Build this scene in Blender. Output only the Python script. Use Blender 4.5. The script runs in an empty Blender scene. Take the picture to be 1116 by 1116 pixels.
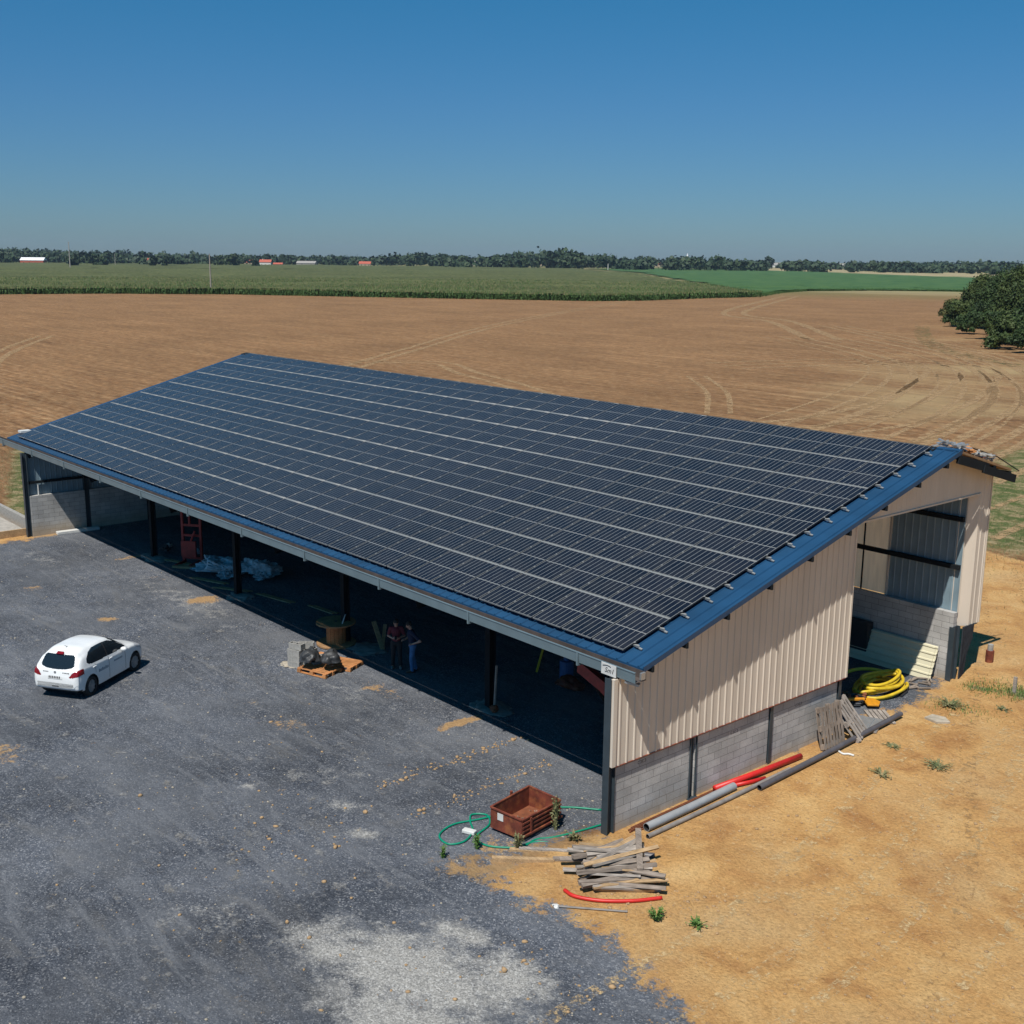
import bpy, math, random
import numpy as np
from mathutils import Vector, Matrix, noise as mn
rnd = random.Random(7)
C = bpy.context.scene.collection
S = bpy.context.scene
# ------------------------------------------------------------------ camera, light, exposure
cam = bpy.data.cameras.new('camera'); cam.lens = 36*1267.3/1116; cam.sensor_width = 36
cam.clip_start = 0.3; cam.clip_end = 20000
co = bpy.data.objects.new('camera', cam); C.objects.link(co)
def cam_basis(yaw, pitch, roll):
    y, p, r = [math.radians(a) for a in (yaw, pitch, roll)]
    f = Vector((-math.sin(y)*math.cos(p), math.cos(y)*math.cos(p), -math.sin(p)))
    R = Vector((math.cos(y), math.sin(y), 0)); U = R.cross(f)
    return f, math.cos(r)*R+math.sin(r)*U, -math.sin(r)*R+math.cos(r)*U
f_, R_, U_ = cam_basis(49.20707, 12.29711, 0.55055)
co.matrix_world = Matrix(((R_.x, U_.x, -f_.x, 17.0685), (R_.y, U_.y, -f_.y, -17.7695), (R_.z, U_.z, -f_.z, 12.9517), (0, 0, 0, 1)))
S.camera = co
SUN = Vector((0.53, -1.15, 2.17)).normalized()
EL = math.asin(SUN.z)
w = bpy.data.worlds.new('World'); S.world = w; w.use_nodes = True
nt = w.node_tree; bg = nt.nodes['Background']
sky = nt.nodes.new('ShaderNodeTexSky'); sky.sky_type = 'NISHITA'; sky.sun_disc = False
sky.sun_elevation = EL; sky.sun_rotation = math.atan2(SUN.x, SUN.y)
sky.air_density = 1.0; sky.dust_density = 0.3; sky.ozone_density = 4.0; sky.altitude = 200
tint = nt.nodes.new('ShaderNodeMix'); tint.data_type = 'RGBA'; tint.blend_type = 'MULTIPLY'; tint.inputs[0].default_value = 1
tcx = nt.nodes.new('ShaderNodeTexCoord'); sxyz = nt.nodes.new('ShaderNodeSeparateXYZ'); rmp = nt.nodes.new('ShaderNodeValToRGB')
nt.links.new(tcx.outputs['Generated'], sxyz.inputs[0]); nt.links.new(sxyz.outputs[2], rmp.inputs[0]); nt.links.new(rmp.outputs[0], tint.inputs[7])
# the sky's own colour from the horizon upwards: greyer blue low down, deep cyan blue higher
rmp.color_ramp.elements[0].position = 0.0; rmp.color_ramp.elements[0].color = (.42, .60, .84, 1)
rmp.color_ramp.elements[1].position = .36; rmp.color_ramp.elements[1].color = (.05, .90, 1.10, 1)
e_ = rmp.color_ramp.elements.new(.12); e_.color = (.33, .68, .96, 1)
nt.links.new(sky.outputs[0], tint.inputs[6]); nt.links.new(tint.outputs[2], bg.inputs[0]); bg.inputs[1].default_value = 0.062
sl = bpy.data.lights.new('sun', 'SUN'); sl.energy = 4.6; sl.angle = math.radians(0.53); sl.color = (1, .95, .87)
so = bpy.data.objects.new('sun', sl); C.objects.link(so)
so.rotation_euler = SUN.to_track_quat('Z', 'Y').to_euler(); so.location = (0, -20, 40)
S.view_settings.view_transform = 'Standard'; S.view_settings.look = 'None'
S.view_settings.exposure = 0.25; S.view_settings.gamma = 1

# ------------------------------------------------------------------ helpers
def tag(o, label=None, cat=None, group=None, kind=None):
    if label: o['label'] = label
    if cat: o['category'] = cat
    if group: o['group'] = group
    if kind: o['kind'] = kind
    return o
def empty(name, loc, rz, label, cat, group=None):
    o = bpy.data.objects.new(name, None); o.empty_display_size = .3; C.objects.link(o)
    o.location = loc; o.rotation_euler = (0, 0, rz)
    return tag(o, label, cat, group)
def copy_tree(o, parent=None):
    c = o.copy(); C.objects.link(c)
    if parent: c.parent = parent
    for ch in list(o.children): copy_tree(ch, c)
    return c
def gh(x, y):
    return .0064*min(max(x, -45), 20)+.00965*min(max(y, -20), 30)
def pchip(xs, ys, x):
    return np.interp(x, xs, ys)

class MB:
    def __init__(s): s.v = []; s.f = []; s.m = []
    def add(s, vs, fs, mi=0):
        b = len(s.v); s.v += [tuple(v) for v in vs]
        for f in fs: s.f.append(tuple(i+b for i in f)); s.m.append(mi)
        return s
    def hexa(s, p, mi=0):  # p: 8 points, bottom ring then top ring
        return s.add(p, [(3, 2, 1, 0), (4, 5, 6, 7), (0, 1, 5, 4), (1, 2, 6, 5), (2, 3, 7, 6), (3, 0, 4, 7)], mi)
    def box(s, c, d, mi=0, rot=None):
        hx, hy, hz = d[0]/2, d[1]/2, d[2]/2
        p = [Vector(q) for q in ((-hx, -hy, -hz), (hx, -hy, -hz), (hx, hy, -hz), (-hx, hy, -hz), (-hx, -hy, hz), (hx, -hy, hz), (hx, hy, hz), (-hx, hy, hz))]
        if rot is not None: p = [rot @ q for q in p]
        return s.hexa([q+Vector(c) for q in p], mi)
    def b(s, x0, x1, y0, y1, z0, z1, mi=0):
        return s.box(((x0+x1)/2, (y0+y1)/2, (z0+z1)/2), (x1-x0, y1-y0, z1-z0), mi)
    def beam(s, a, b_, wd, ht, mi=0, up=(0, 0, 1)):
        a = Vector(a); b_ = Vector(b_); d = (b_-a); L = d.length; d.normalize()
        up = Vector(up)
        if abs(d.dot(up)) > .99: up = Vector((0, 1, 0))
        sd = d.cross(up).normalized(); u2 = sd.cross(d)
        rot = Matrix((d, sd, u2)).transposed()
        return s.box((a+b_)/2, (L, wd, ht), mi, rot)
    def ibeam(s, a, b_, wd, ht, mi=0, up=(0, 0, 1), t=.014):
        a = Vector(a); b_ = Vector(b_); d = (b_-a).normalized(); up = Vector(up)
        if abs(d.dot(up)) > .99: up = Vector((0, 1, 0))
        sd = d.cross(up).normalized(); u2 = sd.cross(d)
        s.beam(a, b_, t, ht-2*t-.002, mi, up)
        for q in (1, -1):
            o = u2*(ht/2-t/2)*q; s.beam(a+o, b_+o, wd, t, mi, up)
        return s
    def tube(s, pts, r, n=8, mi=0, cap=True, closed=False):
        pts = [Vector(p) for p in pts]; N = len(pts)
        rs = r if isinstance(r, (list, tuple)) else [r]*N
        base = len(s.v); prev = None
        for i, p in enumerate(pts):
            if closed: d = pts[(i+1) % N]-pts[i-1]
            else: d = pts[min(i+1, N-1)]-pts[max(i-1, 0)]
            d.normalize()
            if prev is None:
                t = Vector((0, 0, 1)) if abs(d.z) < .9 else Vector((1, 0, 0)); u = d.cross(t).normalized()
            else:
                u = prev-d*prev.dot(d)
                u = u.normalized() if u.length > 1e-6 else d.orthogonal().normalized()
            prev = u; vv = d.cross(u)
            for k in range(n):
                a = 2*math.pi*k/n; s.v.append(tuple(p+(u*math.cos(a)+vv*math.sin(a))*rs[i]))
        M = N if closed else N-1
        for i in range(M):
            j = (i+1) % N
            for k in range(n):
                k2 = (k+1) % n
                s.f.append((base+i*n+k, base+i*n+k2, base+j*n+k2, base+j*n+k)); s.m.append(mi)
        if cap and not closed:
            s.f.append(tuple(base+k for k in range(n))[::-1]); s.m.append(mi)
            s.f.append(tuple(base+(N-1)*n+k for k in range(n))); s.m.append(mi)
        return s
    def cyl(s, c, r, h, n=20, mi=0, r2=None):
        return s.tube([c, (c[0], c[1], c[2]+h)], [r, r if r2 is None else r2], n, mi)
    def poly(s, pts, z0, z1, mi=0):  # vertical prism of xy polygon
        n = len(pts); vs = [(x, y, z0) for x, y in pts]+[(x, y, z1) for x, y in pts]
        return s.add(vs, [tuple(range(n))[::-1], tuple(range(n, 2*n))]+[(i, (i+1) % n, n+(i+1) % n, n+i) for i in range(n)], mi)
    def blob(s, c, r, sub=3, amp=.2, freq=1.5, mi=0, seed=0, flat=None):
        import bmesh
        bm = bmesh.new(); bmesh.ops.create_icosphere(bm, subdivisions=sub, radius=1)
        vs = []
        for v in bm.verts:
            k = 1+amp*mn.noise(v.co*freq+Vector((seed*7.3, seed*3.1, seed)))
            q = Vector((v.co.x*k*r[0], v.co.y*k*r[1], v.co.z*k*r[2]))
            if flat is not None: q.z = max(q.z, flat)
            vs.append(q+Vector(c))
        s.add(vs, [tuple(v.index for v in f.verts) for f in bm.faces], mi); bm.free(); return s
    def build(s, name, mats, parent=None, smooth=False, bevel=0):
        me = bpy.data.meshes.new(name); me.from_pydata([tuple(v) for v in s.v], [], s.f)
        if not isinstance(mats, (list, tuple)): mats = [mats]
        for m in mats: me.materials.append(m)
        if len(mats) > 1: me.polygons.foreach_set('material_index', s.m)
        if smooth: me.polygons.foreach_set('use_smooth', [True]*len(me.polygons))
        me.update()
        o = bpy.data.objects.new(name, me); C.objects.link(o)
        if parent: o.parent = parent
        if bevel:
            m = o.modifiers.new('bevel', 'BEVEL'); m.width = bevel; m.segments = 2; m.limit_method = 'ANGLE'
        return o
def npmesh(name, V, F, mats, parent=None, smooth=False, mi=None):
    V = np.asarray(V, np.float32); F = np.asarray(F, np.int32); k = F.shape[1]
    me = bpy.data.meshes.new(name); me.vertices.add(len(V)); me.vertices.foreach_set('co', V.ravel())
    me.loops.add(F.size); me.loops.foreach_set('vertex_index', F.ravel())
    me.polygons.add(len(F)); me.polygons.foreach_set('loop_start', np.arange(0, F.size, k, dtype=np.int32))
    me.polygons.foreach_set('loop_total', np.full(len(F), k, np.int32))
    for m in (mats if isinstance(mats, (list, tuple)) else [mats]): me.materials.append(m)
    if mi is not None: me.polygons.foreach_set('material_index', np.asarray(mi, np.int32))
    if smooth: me.polygons.foreach_set('use_smooth', np.ones(len(F), bool))
    me.update(calc_edges=True); me.validate()
    o = bpy.data.objects.new(name, me); C.objects.link(o)
    if parent: o.parent = parent
    return o

# ------------------------------------------------------------------ materials
class NT:
    def __init__(s, name):
        s.mat = bpy.data.materials.new(name); s.mat.use_nodes = True; s.t = s.mat.node_tree
        s.b = s.t.nodes['Principled BSDF']; s.out = s.t.nodes['Material Output']
    def n(s, typ, **kw):
        q = s.t.nodes.new('ShaderNode'+typ)
        for k, v in kw.items():
            if k in q.inputs.keys() if isinstance(k, str) else False: q.inputs[k].default_value = v
            else: setattr(q, k, v)
        return q
    def l(s, a, b): s.t.links.new(a, b)
    def pos(s, scale=(1, 1, 1), rz=0, src='world'):
        if src == 'world': o = s.n('NewGeometry').outputs['Position']
        else: o = s.n('TexCoord').outputs['Object']
        m = s.n('Mapping'); m.vector_type = 'POINT'; m.inputs['Scale'].default_value = scale; m.inputs['Rotation'].default_value = (0, 0, rz)
        s.l(o, m.inputs[0]); return m.outputs[0]
    def noise(s, vec, scale, detail=4, rough=.55, dist=0):
        q = s.n('TexNoise'); q.inputs['Scale'].default_value = scale; q.inputs['Detail'].default_value = detail
        q.inputs['Roughness'].default_value = rough; q.inputs['Distortion'].default_value = dist
        s.l(vec, q.inputs['Vector']); return q.outputs['Fac']
    def ramp(s, fac, stops):
        q = s.n('ValToRGB'); e = q.color_ramp.elements
        while len(e) < len(stops): e.new(.5)
        for i, (p, c) in enumerate(stops):
            e[i].position = p; e[i].color = (c, c, c, 1) if not isinstance(c, (tuple, list)) else (*c, 1)
        s.l(fac, q.inputs[0]); return q.outputs[0]
    def mix(s, fac, a, b, mode='MIX'):
        q = s.n('Mix'); q.data_type = 'RGBA'; q.blend_type = mode
        for val, i in ((fac, 0), (a, 6), (b, 7)):
            if isinstance(val, (int, float)): q.inputs[i].default_value = val if i == 0 else (val, val, val, 1)
            elif isinstance(val, (tuple, list)): q.inputs[i].default_value = (*val, 1)
            else: s.l(val, q.inputs[i])
        return q.outputs[2]
    def math(s, op, a, b=0.0, clamp=False):
        q = s.n('Math'); q.operation = op; q.use_clamp = clamp
        for i, v in enumerate((a, b)):
            if isinstance(v, (int, float)): q.inputs[i].default_value = v
            else: s.l(v, q.inputs[i])
        return q.outputs[0]
    def attr(s, name):
        q = s.n('Attribute'); q.attribute_name = name; return q.outputs['Fac']
    def col(s, c):
        if isinstance(c, tuple): s.b.inputs['Base Color'].default_value = (*c, 1)
        else: s.l(c, s.b.inputs['Base Color'])
    def bump(s, h, strength=.5, dist=.02):
        q = s.n('Bump'); q.inputs['Strength'].default_value = strength; q.inputs['Distance'].default_value = dist
        s.l(h, q.inputs['Height']); s.l(q.outputs[0], s.b.inputs['Normal'])
    def set(s, **kw):
        for k, v in kw.items(): s.b.inputs[k.replace('_', ' ')].default_value = v
def simple(name, c, rough=.6, metal=0, var=.25, scale=6, bump=.1, spec=.5, stains=None):
    m = NT(name); p = m.pos(src='obj'); f = m.noise(p, scale, 5)
    k = m.ramp(f, [(.3, 1-var), (.7, 1+var*.6)])
    col = m.mix(1, c, k, 'MULTIPLY')
    if stains:
        g = m.noise(m.pos(src='obj'), stains[1], 6, .65)
        col = m.mix(m.ramp(g, [(.5, 0), (.68, 1)]), col, stains[0])
    m.col(col); m.set(Roughness=rough, Metallic=metal, Specular_IOR_Level=spec)
    if bump: m.bump(m.noise(p, scale*8, 3), bump, .01)
    return m.mat

M = {}
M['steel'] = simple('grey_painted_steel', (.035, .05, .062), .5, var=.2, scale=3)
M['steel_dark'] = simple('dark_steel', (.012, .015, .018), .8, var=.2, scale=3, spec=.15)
M['gutter'] = simple('gutter_steel', (.13, .18, .205), .42, var=.12, scale=2, spec=.5)
M['gutter_in'] = simple('gutter_inside', (.075, .06, .055), .7, var=.4, scale=3)
M['roofblue'] = simple('blue_roof_sheet', (.010, .054, .125), .5, var=.22, scale=.8, bump=.05)
M['under'] = simple('roof_underside', (.07, .08, .09), .6, var=.1)
M['galva'] = simple('galvanised', (.42, .43, .44), .4, .6, var=.15, scale=8)
M['alu'] = simple('aluminium', (.42, .42, .40), .42, .5, var=.12, scale=4)
M['frame'] = simple('panel_frame', (.34, .33, .31), .45, .5, var=.12, scale=3)
M['innerclad'] = simple('inner_cladding', (.20, .28, .33), .5, var=.12, scale=2, bump=.03)
M['rust'] = simple('rusty_red_steel', (.16, .035, .018), .75, var=.45, scale=5, bump=.3, stains=((.26, .085, .03), 4))
M['rustbar'] = simple('rusty_bar', (.19, .06, .025), .85, var=.4, scale=7, bump=.3)
M['redpaint'] = simple('red_paint', (.30, .02, .018), .5, var=.4, scale=6)
M['redplastic'] = simple('red_plastic', (.55, .02, .015), .45, var=.15, scale=4)
M['pvc'] = simple('grey_pvc', (.27, .28, .29), .45, var=.15, scale=3)
M['pvc2'] = simple('weathered_pipe', (.22, .20, .185), .6, var=.3, scale=4)
M['darkpipe'] = simple('dark_grey_pipe', (.085, .08, .088), .5, var=.25, scale=3)
M['black'] = simple('black_plastic', (.02, .021, .024), .5, var=.3)
M['yellow'] = simple('yellow_hose', (.60, .42, .02), .5, var=.25, scale=5)
M['orange'] = simple('orange_paint', (.62, .26, .015), .45, var=.2, scale=8)
M['green'] = simple('green_hose', (.0, .22, .13), .45, var=.15)
M['white'] = simple('white_plastic', (.6, .6, .58), .5, var=.15)
M['tarp'] = simple('pale_blue_film', (.34, .46, .52), .4, var=.35, scale=5)
M['concrete'] = simple('concrete', (.36, .33, .29), .9, var=.25, scale=5, bump=.3)
M['cement'] = simple('cement_spill', (.22, .22, .21), .95, var=.35, scale=5, bump=.6)
M['blockgrey'] = simple('block_grey', (.30, .29, .27), .95, var=.25, scale=9, bump=.5)
M['claylump'] = simple('clay_lump', (.36, .235, .125), .95, var=.3, scale=9, bump=.4)
M['stone'] = simple('pale_stone', (.38, .33, .26), .9, var=.3, scale=6, bump=.4)
M['bag'] = simple('black_rubble_bag', (.035, .037, .04), .5, var=.4, scale=6)
def wood(name, c, rough=.8):
    m = NT(name); p = m.pos((1.2, 14, 14), src='obj'); f = m.noise(p, 3, 5)
    g = m.noise(m.pos(src='obj'), 2.5, 3)
    col = m.mix(1, m.mix(1, c, m.ramp(f, [(.3, .6), (.7, 1.25)]), 'MULTIPLY'), m.ramp(g, [(.3, .75), (.7, 1.2)]), 'MULTIPLY')
    m.col(col); m.set(Roughness=rough, Specular_IOR_Level=.2); m.bump(f, .3, .01); return m.mat
M['pallet'] = wood('new_pallet_wood', (.46, .21, .085))
M['greywood'] = wood('weathered_wood', (.25, .205, .17))
M['greywood2'] = wood('grey_silver_wood', (.33, .29, .255))
M['tanwood'] = wood('tan_wood', (.40, .27, .15))
M['spool'] = wood('spool_wood', (.34, .20, .10))
def cladding():
    m = NT('cream_cladding'); p = m.pos((1, 1, .3)); f = m.noise(p, 1.2, 4)
    col = m.mix(1, (.62, .55, .465), m.ramp(f, [(.3, .9), (.7, 1.05)]), 'MULTIPLY')
    g = m.noise(m.pos((2.5, 2.5, .25)), 1.5, 6, .7); col = m.mix(m.ramp(g, [(.52, 0), (.75, .35)]), col, (.44, .37, .29))
    m.col(col); m.set(Roughness=.45); return m.mat
M['clad'] = cladding(); M['clad2'] = simple('new_cream_sheet', (.62, .58, .42), .5, var=.08, scale=1)
def blocks(axis):
    m = NT('concrete_block_'+axis); g = m.n('NewGeometry'); sp = m.n('SeparateXYZ'); m.l(g.outputs['Position'], sp.inputs[0])
    cb = m.n('CombineXYZ'); m.l(sp.outputs[axis.upper()], cb.inputs[0]); m.l(sp.outputs['Z'], cb.inputs[1])
    b = m.n('TexBrick'); m.l(cb.outputs[0], b.inputs['Vector'])
    for k, v in {'Scale': 1, 'Mortar Size': .007, 'Mortar Smooth': .3, 'Bias': 0, 'Brick Width': .5, 'Row Height': .2}.items(): b.inputs[k].default_value = v
    b.inputs['Color1'].default_value = (.38, .375, .365, 1); b.inputs['Color2'].default_value = (.48, .47, .455, 1); b.inputs['Mortar'].default_value = (.19, .185, .18, 1)
    n1 = m.noise(m.pos(), 1.3, 5); n2 = m.noise(m.pos(), 30, 3)
    col = m.mix(1, b.outputs['Color'], m.ramp(n1, [(.3, .78), (.7, 1.12)]), 'MULTIPLY')
    col = m.mix(1, col, m.ramp(n2, [(.3, .88), (.7, 1.08)]), 'MULTIPLY')
    # splashed clay stain near the ground
    s1 = m.math('ADD', sp.outputs['Z'], m.math('MULTIPLY', n1, .6))
    col = m.mix(m.ramp(s1, [(.32, .45), (.75, 0)]), col, (.42, .31, .18))
    m.col(col); m.set(Roughness=.95, Specular_IOR_Level=.2); m.bump(b.outputs['Fac'], -.4, .01); return m.mat
M['blocky'] = blocks('y'); M['blockx'] = blocks('x')
def foliage(name, a, b, c=None, sc=1.2):
    m = NT(name); f = m.noise(m.pos(), sc, 4); g = m.n('NewGeometry')
    col = m.mix(m.ramp(f, [(.35, 0), (.65, 1)]), a, b)
    r = m.n('ObjectInfo')
    if c: col = m.mix(m.ramp(m.noise(m.pos(), sc*.35, 3), [(.55, 0), (.68, .8)]), col, c)
    m.col(col); m.set(Roughness=.65, Specular_IOR_Level=.25)
    try: m.set(Subsurface_Weight=0)
    except Exception: pass
    return m.mat
M['leaf1'] = foliage('leaf_dark', (.018, .036, .012), (.045, .075, .02), sc=.5)
M['leaf2'] = foliage('leaf_mid', (.028, .05, .014), (.07, .095, .026), sc=.5)
M['leaf3'] = foliage('leaf_olive', (.05, .06, .02), (.10, .10, .035), sc=.5)
M['leaffar'] = foliage('leaf_far', (.020, .040, .022), (.045, .07, .03), sc=.02)
M['weed'] = foliage('weed_green', (.05, .12, .02), (.12, .19, .05), sc=4)
M['weeddry'] = foliage('weed_dry', (.10, .12, .05), (.20, .18, .09), sc=5)
M['bark'] = simple('bark', (.10, .08, .06), .9, var=.3)

# ------------------------------------------------------------------ ground
def poly_sd(px, py, poly):
    """signed distance (positive inside) of numpy points to polygon"""
    inside = np.zeros(px.shape, bool); d = np.full(px.shape, 1e9)
    n = len(poly)
    for i in range(n):
        x1, y1 = poly[i]; x2, y2 = poly[(i+1) % n]
        ex, ey = x2-x1, y2-y1; t = np.clip(((px-x1)*ex+(py-y1)*ey)/(ex*ex+ey*ey), 0, 1)
        d = np.minimum(d, np.hypot(px-x1-t*ex, py-y1-t*ey))
        c = ((y1 > py) != (y2 > py)); 
        with np.errstate(divide='ignore', invalid='ignore'):
            xi = (x2-x1)*(py-y1)/((y2-y1) if y2 != y1 else 1e-9)+x1
        inside ^= (c & (px < xi))
    return np.where(inside, d, -d)
def lines(a, b, st, far):
    mid = list(np.arange(a, b+1e-6, st)); out = []; x = b; s_ = st
    while x < far: s_ *= 1.16; x += s_; out.append(x)
    x = a; s_ = st; lo = []
    while x > -far: s_ *= 1.16; x -= s_; lo.append(x)
    return np.array(lo[::-1]+mid+out)
gx = lines(-45, 20, .2, 9000); gy = lines(-20, 30, .2, 9000)
GX, GY = np.meshgrid(gx, gy)
GZ = .0064*np.clip(GX, -45, 20)+.00965*np.clip(GY, -20, 30)
# real relief: clay heaps by the corner post and trench, low soil ridges
for (x, y, r, h) in ((.45, -.7, .55, .10), (1.9, .3, .7, .12), (-.3, -1.4, .6, .07), (2.6, .9, .8, .08), (.6, 18.6, 1.0, .08), (1.6, 19.5, 1.0, .08)):
    GZ = GZ+h*np.exp(-((GX-x)**2+(GY-y)**2)/r**2)
fx = GX.ravel(); fy = GY.ravel()
nx, ny = len(gx), len(gy)
I = np.arange(nx*ny).reshape(ny, nx)
F = np.stack([I[:-1, :-1], I[:-1, 1:], I[1:, 1:], I[1:, :-1]], -1).reshape(-1, 4)
gravel_poly = [(-70, -60), (-46, -10), (-39.6, -2.2), (-38.45, -1.45), (-38.3, -.7), (-38.5, .2), (-39, .2), (-39, 15.2), (-.3, 15.2), (-.25, 14.3), (.25, 13.2), (.1, 11.5), (-.1, 10.6), (-.3, 9),
               (-.3, .06), (-.65, -.66), (-.7, -2.3), (-1.55, -3.55), (-1.17, -3.5), (0, -3.27), (1.1, -3.09), (2.2, -2.85), (3.45, -3.05), (4.5, -3.4), (5.75, -3.65), (9, -5.5), (22, -30), (22, -60)]
dirt_poly = [(-.3, -60), (60, -60), (60, 30), (5, 29), (-4.5, 31), (-8, 32), (-12, 30), (-10, 17), (-.3, 15.4), (-39, 15.4), (-39, .3), (-44.6, .5), (-46.5, .2), (-47, -3), (-38, -2), (-.3, .1)]
green1 = [(-13, 31), (-5, 31), (10, 30), (15, 60), (-10, 80), (-24, 64), (-19, 50)]
green2 = [(-66, 8), (-44, .4), (-38, 1), (-42, 6), (-60, 9.5)]
verge = [(-33, 85), (-22, 64), (-14, 45), (20, 30), (40, 60), (-40, 125), (-62, 150), (-66, 152), (-55, 125)]
A = {}
A['gravel'] = np.clip(poly_sd(fx, fy, gravel_poly)/1.5+.5, 0, 1)
A['dirt'] = np.clip(poly_sd(fx, fy, dirt_poly)/2.2+.5, 0, 1)
gg = np.maximum(np.clip(poly_sd(fx, fy, green1)/6+.35, 0, .85), np.clip(poly_sd(fx, fy, green2)/1.5+.5, 0, .9))
gg = np.maximum(gg, np.clip(poly_sd(fx, fy, verge)/8+.2, 0, .45))
def spots(lst, base=None):
    o = np.zeros(fx.shape)
    for (x, y, rx, ry, ang, h) in lst:
        c, s_ = math.cos(ang), math.sin(ang); dx = fx-x; dy = fy-y
        u = (dx*c+dy*s_)/rx; v = (-dx*s_+dy*c)/ry
        o = np.maximum(o, h*np.exp(-(u*u+v*v)))
    return o
gg = np.maximum(gg, spots([(2.1, 15.9, 1.1, .6, .4, .95), (1.0, 15.3, .8, .35, .3, .75), (1.2, 13.2, 1.0, .5, .5, .45), (1.9, 9.3, .5, .25, .2, .4), (3.0, -1.8, .35, .2, 0, .5), (-.3, 19, 1.5, .6, 0, .35)]))
A['grass'] = gg
A['pale'] = spots([(1.3, -6.5, 2.6, 1.3, .3, 1), (2.6, -5.2, 1.2, .8, .2, .9), (.9, -5.0, 1.0, .45, .2, .8), (-.3, -7.2, 1.6, .8, 0, .8), (2.2, -7.4, 2, 1.2, .2, .9), (-7.74, -5, .22, .16, 0, 1), (-3.8, -4.2, .6, .3, .6, .75), (-5.2, -3.8, .9, .5, .6, .5),
                    (-7.2, -3.2, 1.6, .6, .8, .4), (-24, 1, 6, 1.0, 0, .45), (-12, .3, 5, 1.0, 0, .35), (-34, -1, 3.5, 1.0, 0, .35), (-20, -7, 2, .8, 0, .3), (-3, -8.5, 1.8, 1, .6, .4)])
A['clay'] = spots([(-7.5, 1.5, .28, 1.0, 0, 1), (-23.66, 1.6, .55, .8, 0, 1), (-31.9, 2.0, .35, .9, 0, .75), (-23.6, -2.2, .5, .32, .6, .95), (-12.9, -2.3, .6, .25, .5, .5), (-10.65, -2.3, .9, .6, .6, .55), (-13.9, -9, 1.0, .7, 0, .6), (-29.8, -2.9, .8, .5, 0, .5),
                   (-11.3, 1.3, 1.4, .5, 0, .55), (-21.2, -3.4, .35, .25, 0, .5), (-27.8, 1.6, .7, .5, 0, .45), (-38.6, 1.0, .4, 1.2, 0, .9), (-39.5, -1.6, 1.4, .5, .2, .9), (-14.7, .3, .5, .3, 0, .5), (-5.6, -.2, .12, 3.0, 0, .42), (-3.8, -.2, .12, 2.6, 0, .45),
                   (-29, 4.5, 2, .7, 0, .5), (-26, 3.0, 1.5, .2, .3, .5), (-19, 4.5, 1.3, .2, .3, .5), (-1.3, -2.2, .8, .6, 0, .6), (-7, -4.5, .3, .25, 0, .4), (-33, -4, .6, .35, 0, .5)])
me = bpy.data.meshes.new('ground')
ground = npmesh('ground', np.stack([fx, fy, GZ.ravel()], -1), F, [], smooth=True); tag(ground, kind='structure')
for k, v in A.items():
    a = ground.data.attributes.new(k, 'FLOAT', 'POINT'); a.data.foreach_set('value', v.astype(np.float32))
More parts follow.
